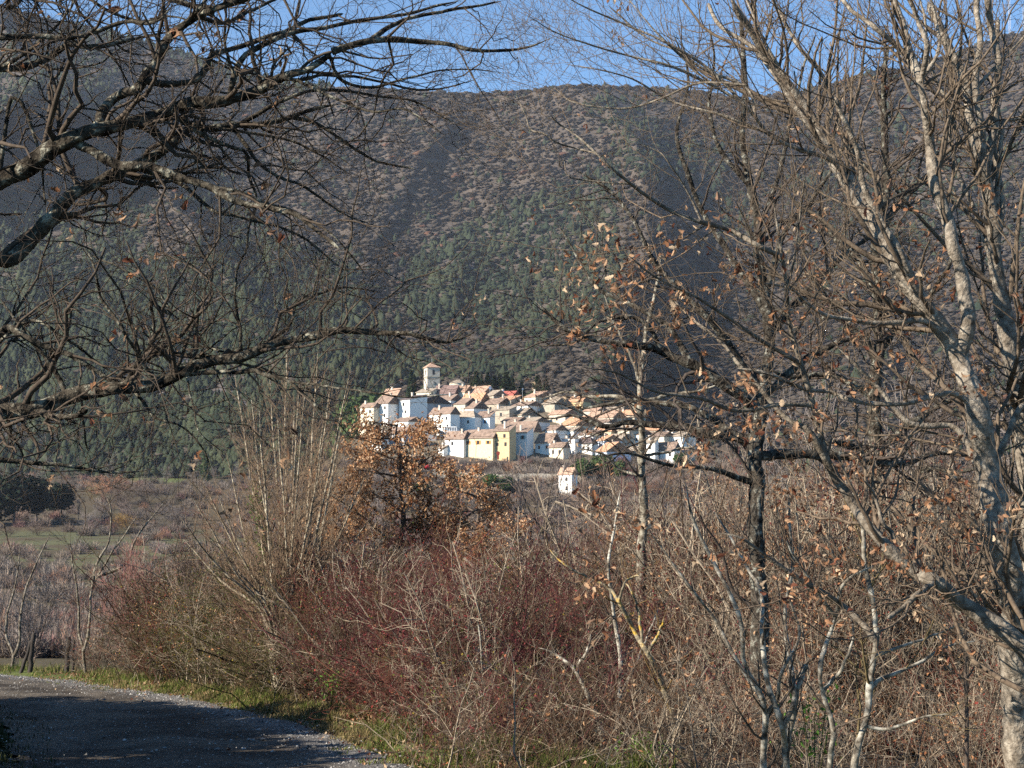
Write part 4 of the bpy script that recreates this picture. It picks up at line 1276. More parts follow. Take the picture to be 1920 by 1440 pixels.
# ------------------------------------------------------------ many-stemmed tree with ivy, left of the brown oak
T9 = Tree(99, 28.0)
Lm = T9.limb
base9 = (528, 1190)
ends = [(440, 700), (485, 760), (520, 780), (552, 760), (575, 700), (620, 720), (630, 860), (360, 930), (410, 930), (480, 850), (600, 880), (660, 930), (470, 735), (505, 700), (536, 655), (560, 720), (598, 650), (612, 760), (640, 800), (425, 850), (380, 900), (330, 960), (345, 1010), (690, 880), (700, 960), (455, 800), (655, 700), (580, 800), (400, 1000), (720, 1010)]
for k, e in enumerate(ends):
    b = (base9[0] + T9.rng.uniform(-14, 30), base9[1] + 150)
    bend = .28 if abs(e[0] - 540) > 120 else .1
    m = (b[0] + (e[0] - b[0]) * (.30 - bend * .4) , b[1] - 190)
    m2 = (b[0] + (e[0] - b[0]) * .62, (m[1] + e[1]) / 2 + 8)
    Lm([b, ((b[0] + m[0]) / 2 + T9.rng.uniform(-4, 4), (b[1] + m[1]) / 2), m, m2, e], T9.rng.uniform(5.5, 9.5), 2, dd=T9.rng.uniform(-1.5, 1.8), d=28.0, free=True, K=26)
t9 = finish(T9, 'multi_stemmed_tree', 'leafless fan-shaped tree of many thin upright stems beside the brown oak', 'tree',
            [dict(per_m=8.5, abslen=(.6, 2.0), K=8, wig=.11, up=.10, rf=.45, t0=.22, sides=3, ang=(20, 52)), dict(per_m=6.5, abslen=(.2, .7), K=5, wig=.14, up=.1, rf=.6, t0=.1, sides=3, ang=(20, 45)),
             dict(per_m=4, abslen=(.08, .3), K=4, wig=.16, up=.08, rf=.7, t0=.15, sides=3, rmin=.0018, ang=(20, 50))], ground_at(535, 28.0), bark=BARK_PALE, limbcol=(1.0, .93, .82), twigcol=(1.9, 1.68, 1.42))
# ivy climbing one stem
P, R, uv = T9.L[25]
g = Geo(); rng = T9.rng
P0 = T9.L[0][0]
src = np.concatenate([P[3:20], P0[3:17]])
pos = np.repeat(src, 26, 0) + rng.normal(size=(len(src) * 26, 3)) * [.07, .07, .12]
leaves(g, rng, pos - np.array(t9.location), .05, 'ivy', [(.07, .13, .025), (.11, .19, .04), (.05, .09, .02)], .3)
tag(link('ivy', g, GLEAF, t9))
# ------------------------------------------------------------ gravel road
def build_road():
    ys = np.concatenate([ext(1.0, 20, 150), ext(20.1, 50, 170), ext(50.2, 56, 10)])
    ws = np.concatenate([[0, .12, .25, .4], ext(.6, 3.9, 26)])
    e = edge_x(ys) + .12 * (fbm(ys * 1.1, ys * 0, 201) - .5) - .15
    slope = np.gradient(e, ys)
    # widen with the bend so the width stays about 4.4 m across the track
    k = np.sqrt(1 + slope ** 2)
    X = e[:, None] - ws[None] * np.clip(k, 1, 4)[:, None]
    Y = np.broadcast_to(ys[:, None], X.shape)
    w2 = np.broadcast_to(ws[None], X.shape)
    rut = .035 * np.exp(-((w2 - 1.3) / .35) ** 2) + .035 * np.exp(-((w2 - 3.1) / .4) ** 2)
    base = H(X, Y)
    Z = base + .045 - rut + .06 * (fbm(X * 2.5, Y * 2.5, 203) - .5) + .022 * (fbm(X * 14, Y * 14, 204, 3) - .5)
    Z = np.maximum(Z, base + .006)
    P = np.stack([X, Y, Z], -1)
    nr, na = X.shape
    i = np.arange(nr - 1)[:, None] * na; j = np.arange(na - 1)[None]
    f = np.stack([i + j, i + j + 1, i + na + j + 1, i + na + j], -1).reshape(-1, 4)
    n = fbm(X * 1.2, Y * .8, 205)[..., None]
    n = smooth(.3, .7, n)
    c = np.array([.050, .041, .032]) * (1 - n) + np.array([.115, .097, .076]) * n
    gv = np.exp(-((w2 - .25) / .4) ** 2)[..., None]
    c = c * (1 - gv * .6) + np.array([.19, .185, .18]) * gv * .6
    m = mat('gravel_track', [(.45, .45, .45), (.95, .95, .95), (1.6, 1.6, 1.6)], scale=14, bump=.03, bscale=38, attr=True, detail=8)
    tag(link('road', Geo().add(P, f, c.reshape(-1, 3)), m, smooth_=True), kind='structure')
    # loose stones
    rng = np.random.default_rng(5)
    M = 14000
    y = rng.uniform(12, 46, M)
    w_ = np.where(rng.uniform(0, 1, M) < .55, rng.normal(.25, .22, M), rng.uniform(0, 4.4, M)).clip(-.2, 4.8)
    x = edge_x(y) - .15 - w_ * np.clip(np.abs(np.interp(y, ys, k)), 1, 4)
    s = rng.lognormal(math.log(.0095), .5, M).clip(.004, .045)
    z = H(x, y) + .045 + s * .1
    ico = np.array([[0, 0, 1], [.9, 0, .1], [.25, .85, 0], [-.75, .5, .1], [-.7, -.55, 0], [.3, -.85, .1], [0, 0, -.6]])
    fc = np.array([[0, 1, 2], [0, 2, 3], [0, 3, 4], [0, 4, 5], [0, 5, 1], [6, 2, 1], [6, 3, 2], [6, 4, 3], [6, 5, 4], [6, 1, 5]])
    a = rng.uniform(0, 2 * pi, M)
    v = ico[None] * (1 + .25 * rng.normal(size=(M, 7, 1))) * np.array([1, 1, .65]) * s[:, None, None]
    vx = v[..., 0] * np.cos(a)[:, None] - v[..., 1] * np.sin(a)[:, None]; vy = v[..., 0] * np.sin(a)[:, None] + v[..., 1] * np.cos(a)[:, None]
    V_ = np.stack([vx + x[:, None], vy + y[:, None], v[..., 2] + z[:, None]], -1)
    cc = np.repeat(np.array([.20, .19, .175]) * rng.lognormal(0, .5, (M, 1)).clip(.3, 2.5), 7, 0)
    g = Geo().add(V_, (fc[None] + (np.arange(M) * 7)[:, None, None]).reshape(-1, 3), cc)
    tag(link('gravel', g, mat('stone', [(.8, .8, .8), (1.1, 1.1, 1.1)], scale=20, attr=True)), 'loose grey gravel scattered over the dirt track', 'gravel', kind='stuff')


build_road()


def build_grass():
    rng = np.random.default_rng(6)
    M = 120000
    y = np.where(rng.uniform(0, 1, M) < .75, rng.uniform(12, 34, M), rng.uniform(34, 56, M))
    s = rng.normal(.45, .5, M).clip(-.5, 2.2) * np.interp(y, [12, 30, 44, 56], [1, 1, 1.6, 3])
    x = edge_x(y) + s * np.interp(y, [12, 30, 38, 44, 56], [1, 1.1, 1.6, 3, 5])
    dens = fbm(x * 1.6, y * 1.6, 301)
    keep = rng.uniform(0, 1, M) < (dens * 4.2 - 1.45).clip(.05, 1)
    x, y, s, dens = x[keep], y[keep], s[keep], dens[keep]
    M = len(x)
    h = rng.uniform(.03, .13, M) * (.25 + 4.5 * (dens - .2).clip(0, 1) ** 1.6) * np.interp(s, [-.3, 0, .5, 1.5], [.5, .8, 1.2, 1.6])
    z = H(x, y)
    a = rng.uniform(0, 2 * pi, M); lean = rng.uniform(.1, 1.1, M)
    wd = .004 + .006 * rng.uniform(0, 1, M) * np.interp(y, [12, 50], [1, 2.2])
    dx, dy = np.cos(a), np.sin(a)
    b = np.stack([x, y, z - .01], -1)
    sd = np.stack([-dy, dx, 0 * x], -1) * wd[:, None]
    mid = b + np.stack([dx * lean * h * .25, dy * lean * h * .25, h * .6], -1)
    tip = b + np.stack([dx * lean * h * .9, dy * lean * h * .9, h], -1)
    V_ = np.stack([b - sd, b + sd, mid - sd * .7, mid + sd * .7, tip], 1)
    f = np.array([[0, 1, 3], [0, 3, 2], [2, 3, 4]])
    dry = (rng.uniform(0, 1, M) < .28 + .55 * (fbm(x * .8, y * .8, 303) > .55))[:, None]
    c = np.where(dry, np.array([.24, .185, .09]), np.array([.10, .125, .03])) * rng.uniform(.6, 1.35, (M, 1))
    g = Geo().add(V_, (f[None] + (np.arange(M) * 5)[:, None, None]).reshape(-1, 3), np.repeat(c, 5, 0))
    tag(link('verge_grass', g, mat('grass_blade', [(.85, .85, .85), (1.15, 1.15, 1.15)], attr=True, trans=.3)), 'green and straw-coloured grass along the track edge', 'grass', kind='stuff')
    # grass on the bank beyond the road, its shade put into the dark colour
    M = 26000
    y = rng.uniform(11, 30, M); w2 = rng.uniform(3.3, 8, M)
    sl = np.interp(y, EDGE[:, 0], np.gradient(EDGE[:, 1], EDGE[:, 0]))
    x = edge_x(y) - .15 - w2 * np.clip(np.sqrt(1 + sl ** 2), 1, 4)
    keep = rng.uniform(0, 1, M) < np.clip((w2 - 3.2) * 1.2, .05, 1); x, y = x[keep], y[keep]; M = len(x)
    h = rng.uniform(.04, .13, M); z = H(x, y); a = rng.uniform(0, 2 * pi, M); lean = rng.uniform(.2, 1, M); dx, dy = np.cos(a), np.sin(a)
    b = np.stack([x, y, z - .01], -1); sd = np.stack([-dy, dx, 0 * x], -1) * .007
    mid = b + np.stack([dx * lean * h * .25, dy * lean * h * .25, h * .6], -1); tip = b + np.stack([dx * lean * h * .9, dy * lean * h * .9, h], -1)
    V_ = np.stack([b - sd, b + sd, mid - sd * .7, mid + sd * .7, tip], 1)
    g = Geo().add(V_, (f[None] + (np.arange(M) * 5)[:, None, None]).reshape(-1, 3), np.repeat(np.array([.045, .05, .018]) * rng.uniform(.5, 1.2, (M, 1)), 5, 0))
    tag(link('bank_grass', g, mat('shade_grass_blade', [(.85, .85, .85), (1.15, 1.15, 1.15)], attr=True)), 'grass on the bank beyond the track, coloured dark for its shade', 'grass', kind='stuff')
    # fallen leaves in it
    M = 5200
    y = rng.uniform(12, 40, M); s = rng.normal(.6, .7, M).clip(-1.8, 2.5); x = edge_x(y) + s
    pos = np.stack([x, y, H(x, y) + .03], -1)
    g = Geo(); leaves(g, rng, pos, .055, 'oak', OAKC, 0, simple=True)
    tag(link('fallen_leaves', g, LEAF), 'fallen brown leaves lying on the verge', 'fallen leaves', kind='stuff')


build_grass()

# ------------------------------------------------------------ thicket along the track
TOPX = [-60, 0, 100, 200, 300, 380, 460, 600, 700, 800, 900, 1000, 1100, 1200, 1300, 1400, 1500, 1700, 1920, 2050]
TOPR = [1190, 1185, 1160, 1120, 1050, 1030, 1050, 1060, 1040, 1035, 1015, 1000, 975, 950, 930, 910, 895, 880, 870, 870]
#         stem colour, leaf colours, leaf chance
KINDS = dict(
    grey=((.17, .13, .095), [(.22, .14, .08), (.30, .22, .14)], .25),
    red=((.17, .062, .044), [(.32, .06, .045), (.36, .13, .07), (.22, .05, .04)], .9),
    wine=((.10, .036, .036), [(.17, .035, .04), (.22, .055, .055)], .9),
    olive=((.10, .085, .040), [(.12, .14, .03), (.22, .17, .03), (.07, .10, .025), (.10, .13, .03)], 1.9),
    rust=((.16, .095, .060), [(.42, .21, .10), (.52, .32, .18), (.32, .14, .07)], 1.4),
    brown=((.125, .080, .052), [(.22, .12, .07), (.14, .07, .04)], .5),
    pale=((.26, .22, .17), [(.30, .2, .1)], .15))
PATCH = [(-60, ['pale', 'grey', 'grey']), (170, ['grey', 'brown', 'red']), (260, ['red', 'rust', 'brown', 'olive', 'grey']), (380, ['olive', 'brown', 'olive', 'rust', 'olive']), (540, ['olive', 'brown', 'grey', 'olive', 'brown']),
         (670, ['wine', 'red', 'brown', 'wine']), (860, ['brown', 'wine', 'grey', 'olive', 'wine']), (1050, ['wine', 'brown', 'grey', 'rust']), (1260, ['rust', 'grey', 'brown', 'pale', 'wine']),
         (1500, ['rust', 'grey', 'red', 'pale', 'rust']), (1750, ['red', 'rust', 'grey', 'pale'])]


def shrub_geo(rng, b, hgt, kinds, nst, lean=.35, dens=1.0, spread=.25):
    """stems fanning up from base points b (M,3); returns arrays of the tubes per level and the leaf positions"""
    M = len(b) * nst
    idx = np.repeat(np.arange(len(b)), nst)
    K = 8
    p = b[idx] + rng.normal(size=(M, 3)) * [spread, spread, 0]
    p[:, 2] = H(p[:, 0], p[:, 1]) - .03
    d = norm(rng.normal(size=(M, 3)) * [lean, lean, .05] + [0, 0, 1])
    hh = hgt[idx] * rng.uniform(.55, 1.08, M)
    st = (hh / (K - 1))[:, None] * 1.06
    pts = [p]
    for k in range(K - 1):
        pts.append(pts[-1] + d * st); d = norm(d + rng.normal(size=(M, 3)) * .20 + [0, 0, .05])
    P = np.stack(pts, 1); R = (hh * rng.uniform(.0028, .0062, M))[:, None] * np.linspace(1, .3, K)[None]
    return P, R, idx


def tri_col(kind_of, idx):
    return np.array([KINDS[k][0] for k in kind_of])[idx]


def build_thicket():
    rng = np.random.default_rng(8)
    gs, gl = Geo(), Geo()
    pxs, ds = [], []
    n = 3000
    px = rng.uniform(-60, 2000, n)
    # distance of the thicket front edge on that bearing
    yy = np.linspace(9, 60, 800); ee = edge_x(yy) + .7 + .5 * fbm(yy * .7, yy * 0, 401)
    pe = 960 + F * ee / yy
    front = np.array([yy[np.where(pe < q)[0][0]] if (pe < q).any() else 9.5 for q in px])
    front = np.maximum(front, np.interp(px, [-60, 850, 1000, 1300, 2000], [10, 17.5, 20.5, 21, 19]))
    low = rng.uniform(0, 1, n) < .13
    low &= px > 820
    front[low] = rng.uniform(14.3, 21, low.sum())
    dep = np.where(low, 0, 1) * rng.uniform(0, 1, n) ** 1.1 * np.interp(px, [0, 170, 400, 900, 2000], [3, 4, 7, 8, 13])
    d = front + dep
    x = (px - 960) / F * d
    b = np.stack([x, d, H(x, d)], -1)
    top = np.interp(px, TOPX, TOPR) + rng.normal(0, 16, n)
    hgt = (zy(top) * d - b[:, 2])
    hgt = hgt * np.interp(dep, [0, 1.2, 3, 14], [.55, .85, 1.0, 1.0]) * rng.uniform(.72, 1.04, n)
    cl = fbm(x * .55, d * .55, 431, 3)
    hgt[low] = np.minimum(hgt[low], rng.uniform(.5, 1.3, low.sum()))
    hgt = hgt * (.62 + .9 * cl)
    ok = (hgt > .5) & ~((px < 175) & (d < 47)) & (cl > .40); b, hgt, px, d, dep = b[ok], hgt[ok].clip(.6, 4.6), px[ok], d[ok], dep[ok]
    pk = px + rng.normal(0, 45, len(px))
    pp = np.array([q[0] for q in PATCH])
    clump = (fbm(b[:, 0] * .8, b[:, 1] * .8, 411) * 997).astype(int)
    kinds = []
    for i in range(len(px)):
        opts = PATCH[max(0, np.searchsorted(pp, pk[i]) - 1)][1]
        kinds.append(opts[(clump[i] // 60 + (rng.integers(0, 3) == 0) * rng.integers(0, 9)) % len(opts)])
    P, R, idx = shrub_geo(rng, b, hgt, kinds, 5, lean=.48, spread=.3)
    col = tri_col(kinds, idx) * rng.uniform(.35, .95, (len(idx), 1))
    # some stems weathered pale grey
    pale = rng.uniform(0, 1, len(idx)) < np.interp(px[idx], [0, 1200, 1400], [.13, .16, .32])
    R[pale] *= 1.5
    big_ = rng.uniform(0, 1, len(idx)) < .02
    R[big_] *= 2.6
    pale |= big_ & (rng.uniform(0, 1, len(idx)) < .6)
    col[pale] = np.array([.32, .26, .19]) * rng.uniform(.6, 1.1, (pale.sum(), 1))
    tubes(gs, P, R, 4, col)
    c1, r1, i1 = grow(rng, P, R, per_m=6.0, abslen=(.25, .85), K=6, wig=.26, up=.04, rf=.6, t0=.14, fall=.35, ang=(30, 85), rmin=.0022)
    tubes(gs, c1, r1, 3, col[i1])
    c2, r2, i2 = grow(rng, c1, r1, per_m=6.5, abslen=(.08, .38), K=4, wig=.3, up=.03, rf=.7, t0=.15, fall=.3, ang=(30, 80), rmin=.0019)
    tubes(gs, c2, r2, 3, (col[i1])[i2] * rng.uniform(.8, 1.3, (len(i2), 1)))
    # leaves
    own = idx[i1][i2]
    ch = np.array([KINDS[k][2] for k in kinds])[own]
    for k in KINDS:
        sel = np.array([q == k for q in kinds])[own] & (rng.uniform(0, 1, len(own)) < ch * np.clip((fbm(c2[:, 0, 0] * 1.1, c2[:, 0, 1] + c2[:, 0, 2] * 1.1, 441) - .36) * 5, 0, 1) * 1.0)
        ii = np.where(sel)[0]
        if len(ii):
            pos = c2[ii, -1] + rng.normal(size=(len(ii), 3)) * .02
            leaves(gl, rng, pos, .05 if k == 'rust' else .036, 'x', KINDS[k][1], .4, simple=True)
    print('thicket', len(idx), len(c1), len(c2))
    tag(link('thicket', gs, TWIG_FREE, smooth_=False), 'tangled leafless stems and twigs of the roadside thicket', 'undergrowth', kind='stuff')
    tag(link('thicket_leaves', gl, LEAF), 'small reddish and rusty leaves caught in the roadside thicket', 'leaves', kind='stuff')


TWIG_FREE = mat('thicket_bark', [(.65, .65, .65), (1.25, 1.25, 1.25)], scale=8, rough=.9, attr=True)
build_thicket()


# ------------------------------------------------------------ shrubs and saplings one can tell apart in the thicket
def traced_shrub(seed, d, stems, name, label, lv, bark=BARK_PALE, cat='shrub', limbcol=None, twigcol=None, leaf=None, group=None):
    T = Tree(seed, d)
    for k, s_ in enumerate(stems):
        pts, w0, w1 = s_[:3]
        T.limb(pts, w0, w1, dd=T.rng.uniform(-.4, .6), d=d, free=(len(s_) > 3 or k == 0), K=26)
    b = pt(stems[0][0][0][0], 1000, d); b[2] = float(H(b[0], b[1]))
    return finish(T, name, label, cat, lv, b, bark=bark, limbcol=limbcol, twigcol=twigcol, leaf=leaf, group=group)


SL = [dict(per_m=5.5, abslen=(.3, 1.1), K=7, wig=.16, up=.09, rf=.5, t0=.2, sides=4, ang=(25, 60)), dict(per_m=7, abslen=(.12, .5), K=5, wig=.2, up=.06, rf=.65, t0=.12, sides=3, ang=(25, 65)),
      dict(per_m=6, abslen=(.05, .2), K=4, wig=.2, up=.05, rf=.7, t0=.15, sides=3, rmin=.0014, ang=(30, 65))]
BARK_LICHEN = mat('lichen_bark', [(.10, .085, .06), (.26, .22, .15), (.42, .27, .05), (.50, .33, .04)], scale=9, rough=.95, bump=.01, bscale=40, attr=True, lo=.42, hi=.74)
G1 = 'pale-stemmed shrubs in the lower right'
traced_shrub(301, 13.0, [
    ([(1436, 1640), (1433, 1440), (1437, 1343), (1423, 1293), (1393, 1243), (1387, 1160), (1340, 1053), (1300, 977), (1285, 900)], 15, 4),
    ([(1425, 1300), (1370, 1220), (1340, 1160), (1300, 1110), (1250, 1040), (1215, 990)], 9, 2.5),
    ([(1440, 1345), (1455, 1310), (1470, 1250), (1500, 1190), (1480, 1120), (1486, 1060)], 8, 3)],
    'shrub', 'pale smooth-stemmed shrub leaning left, leftmost of the lower right group', SL, group=G1)
traced_shrub(302, 12.6, [
    ([(1480, 1660), (1474, 1420), (1467, 1360), (1443, 1293), (1430, 1193), (1427, 1110), (1405, 1070), (1385, 1030), (1340, 960)], 17, 4),
    ([(1473, 1400), (1490, 1330), (1495, 1290), (1510, 1255), (1512, 1240)], 13, 9),
    ([(1470, 1365), (1490, 1310), (1480, 1230), (1470, 1150), (1485, 1060), (1480, 960), (1475, 900)], 11, 4)],
    'shrub', 'pale shrub with stems crossing in an X, second of the lower right group', SL, group=G1)
traced_shrub(303, 12.2, [
    ([(1560, 1680), (1557, 1440), (1565, 1370), (1545, 1303), (1537, 1253), (1555, 1190), (1572, 1147), (1585, 1090), (1640, 1060)], 15, 5),
    ([(1545, 1300), (1565, 1275), (1585, 1240), (1600, 1190), (1592, 1150)], 8, 3),
    ([(1575, 1150), (1540, 1120), (1500, 1060), (1470, 1010)], 7, 3)],
    'shrub', 'grey shrub with one dark shaded fork in the middle of the lower right group', SL, group=G1)
traced_shrub(304, 11.8, [
    ([(1590, 1700), (1600, 1440), (1625, 1345), (1634, 1260), (1643, 1193), (1636, 1120), (1622, 1050), (1612, 960), (1590, 880)], 19, 6),
    ([(1625, 1375), (1660, 1368), (1735, 1343), (1793, 1340)], 8, 3),
    ([(1630, 1300), (1660, 1270), (1710, 1250), (1760, 1220), (1830, 1200)], 9, 3),
    ([(1640, 1225), (1680, 1215), (1740, 1195), (1800, 1170)], 7, 2.5)],
    'shrub', 'sturdiest pale shrub of the lower right group with lichen-yellow side branches', SL, group=G1, twigcol=(1.25, 1.2, .8))
traced_shrub(305, 12.4, [
    ([(1815, 1660), (1813, 1400), (1810, 1250), (1811, 1160), (1805, 1020), (1795, 900), (1780, 820)], 9, 3),
    ([(1890, 1660), (1893, 1400), (1890, 1250), (1880, 1120)], 9, 3, 1)],
    'sapling', 'thin straight brown sapling rising between the pale shrubs and the right-hand oak', SL, bark=BARK_BROWN, cat='sapling')
traced_shrub(306, 17.5, [
    ([(1275, 1500), (1266, 1370), (1237, 1277), (1217, 1230), (1187, 1187), (1160, 1127), (1140, 1103), (1100, 1083)], 17, 5),
    ([(1217, 1230), (1228, 1200), (1237, 1185), (1245, 1160)], 8, 4),
    ([(1200, 1205), (1198, 1150), (1185, 1110), (1170, 1090)], 7, 3),
    ([(1163, 1130), (1170, 1095), (1185, 1082), (1200, 1080)], 6, 3),
    ([(1100, 1083), (1060, 1060), (1030, 1030)], 5, 2)],
    'lichen_shrub', 'shrub with stems coated in bright yellow-orange lichen, lower centre right', SL, limbcol=(1, 1, 1), twigcol=(1.3, 1.05, .6), bark=BARK_LICHEN)
traced_shrub(307, 18.5, [
    ([(1155, 1440), (1158, 1337), (1165, 1243), (1153, 1160), (1147, 1117), (1140, 1060), (1150, 990), (1165, 920)], 11, 4),
    ([(1158, 1300), (1190, 1250), (1210, 1200), (1235, 1140)], 6, 3)],
    'sapling', 'slender whitish sapling standing just left of the lichen-covered shrub', SL, cat='sapling')
traced_shrub(308, 18.0, [
    ([(1135, 1440), (1123, 1350), (1100, 1300), (1080, 1260), (1060, 1240), (1040, 1223), (1010, 1215)], 13, 4),
    ([(1080, 1262), (1084, 1245), (1100, 1222), (1108, 1190)], 8, 3),
    ([(1108, 1320), (1075, 1330), (1020, 1290)], 6, 2)],
    'shrub', 'crooked grey shrub with a forked top leaning left before the dark thicket', SL)
traced_shrub(309, 19.0, [
    ([(927, 1440), (927, 1400), (923, 1337), (907, 1277), (903, 1227), (896, 1160)], 8, 3),
    ([(905, 1250), (935, 1240), (960, 1210)], 4, 2)],
    'shrub', 'thin brown shrub with one bent pale stem, right of the road end', SL)
traced_shrub(310, 19.8, [
    ([(806, 1420), (803, 1370), (795, 1318), (770, 1310), (730, 1287)], 7, 3),
    ([(800, 1330), (786, 1270), (760, 1230), (735, 1180), (700, 1120)], 7, 2.5)],
    'shrub', 'reddish shrub with arching twigs at the road edge, lower middle', SL, bark=BARK_BROWN, twigcol=(1.3, .75, .65))
# saplings at the left by the posts
GL = 'pale saplings by the fence posts'
SB = [dict(per_m=3.6, abslen=(.35, 1.2), K=8, wig=.13, up=.07, rf=.5, t0=.3, sides=4, ang=(25, 55)), dict(per_m=4, abslen=(.15, .6), K=5, wig=.17, up=.05, rf=.6, t0=.15, sides=3, ang=(25, 55), rmin=.003)]
traced_shrub(311, 39.0, [
    ([(160, 1262), (158, 1240), (155, 1215), (148, 1190), (148, 1140), (140, 1080), (130, 1010)], 6, 2),
    ([(156, 1220), (165, 1195), (170, 1150), (172, 1110), (190, 1070), (215, 1030), (245, 985), (262, 960)], 6, 2),
    ([(172, 1110), (180, 1060), (205, 1010), (208, 960), (200, 925)], 6, 2),
    ([(222, 1105), (232, 1060), (255, 1010), (285, 970), (308, 940)], 6, 2)],
    'sapling', 'white-barked forked sapling directly right of the dark fence posts', SB, cat='sapling', group=GL, limbcol=(.6, .57, .53), twigcol=(1.2, 1.1, 1.0))
traced_shrub(312, 43.0, [
    ([(20, 1260), (25, 1225), (12, 1190), (14, 1150), (30, 1090), (38, 1020)], 6, 2),
    ([(24, 1235), (36, 1205), (38, 1160), (50, 1100), (75, 1040), (98, 1000)], 7, 2)],
    'sapling', 'pale sapling at the left edge behind the fence posts', SB, cat='sapling', group=GL, limbcol=(.55, .52, .5), twigcol=(1.1, 1.0, .9))

# fence posts
M_POST = mat('weathered_post', [(.02, .017, .015), (.07, .06, .052)], scale=6, bump=.01, bscale=20, stretch=(1, 1, .15))
for (a_, b_, w_, lab) in (((63, 1252), (64, 1180), 9, 'upright dark wooden fence post, left of the pair sharing wire'), ((44, 1256), (62, 1194), 7, 'dark wooden prop leaning against the upright fence post'),
                          ((132, 1256), (130, 1188), 9, 'thick dark wooden post just left of the white sapling'), ((146, 1252), (139, 1194), 5, 'thin crooked stake beside the thick dark post')):
    d = 41.5
    bx = (a_[0] - 960) / F * d; d_ = d
    b3 = np.array([bx, d_, float(H(bx, d_)) - .25]); t3 = pt(b_[0], b_[1], d_)
    K = 10; q = np.linspace(0, 1, K)[:, None]; P = b3 + (t3 - b3) * q + np.random.default_rng(a_[0]).normal(size=(K, 3)) * .012
    r = np.full(K, w_ / 2 * d_ / F) * np.linspace(1.05, .92, K); r[-1] *= .75
    g = Geo(); P[-1] = P[-2] + (P[-1] - P[-2]) * .4
    tubes(g, (P - b3)[None], r[None], 9)
    cap = P[-1] - b3; ring0 = g.n - 9
    v_ = np.concatenate([g.v[-1][-9:], [cap + [0, 0, .01]]]); g.add(v_, [[i, (i + 1) % 9, 9] for i in range(9)])
    tag(link('fence_post', g, M_POST, loc=b3, smooth_=True), lab, 'fence post', 'old wooden posts by the field gate')
g = Geo()
d = 41.5
for r0, r1, r2 in ((1182, 1190, 1184), (1200, 1206, 1203)):
    pxs = np.linspace(-80, 130, 30); rows = np.interp(pxs, [-80, 0, 64, 130], [r0 - 2, r0, r1, r2])
    P = pt(pxs, rows, d - .08); tubes(g, P[None], np.full((1, 30), .0022), 4)
    tag(link('fence_wire', g, M_POST), 'upper sagging wire strung to the fence posts' if r0 == 1182 else 'lower sagging wire strung to the fence posts', 'wire'); g = Geo()

# low bright green plants at the lower right edge of the thicket
for i, (px, row, d, lab) in enumerate(((1218, 1420, 16.6, 'small bright green leafy plant at the bottom, below the lichen shrub'), (1180, 1432, 16.2, 'tiny bright green plant beside the larger one at the bottom edge'),
                                       (1525, 1335, 13.5, 'small green sprig low between the pale shrub stems'), (620, 1275, 23.5, 'green bramble clump low in the thicket above the verge'))):
    rng = np.random.default_rng(700 + i)
    b = pt(px, row, d); gz = float(H(b[0], b[1])); base = np.array([b[0], b[1], gz])
    t = thing('green_plant', lab, 'plant', base)
    n = 5; K = 6; hh = max(b[2] - gz, .15) + .12
    P = np.stack([np.linspace(0, 1, K)[:, None] * np.array([rng.normal(0, .12), rng.normal(0, .1), hh * rng.uniform(.8, 1.1)]) for _ in range(n)])
    g = Geo(); tubes(g, P, np.full((n, K), .004), 4, (.6, .8, .4)); link('stem', g, TWIG, t)
    g = Geo(); pos = P[rng.integers(0, n, 90), rng.integers(3, K, 90)] + rng.normal(size=(90, 3)) * .06
    leaves(g, rng, pos, .055, 'x', [(.10, .20, .03), (.14, .26, .05)], -.1); link('leaves', g, GLEAF, t)

# ------------------------------------------------------------ distant trees and bushes
PROTO = {}


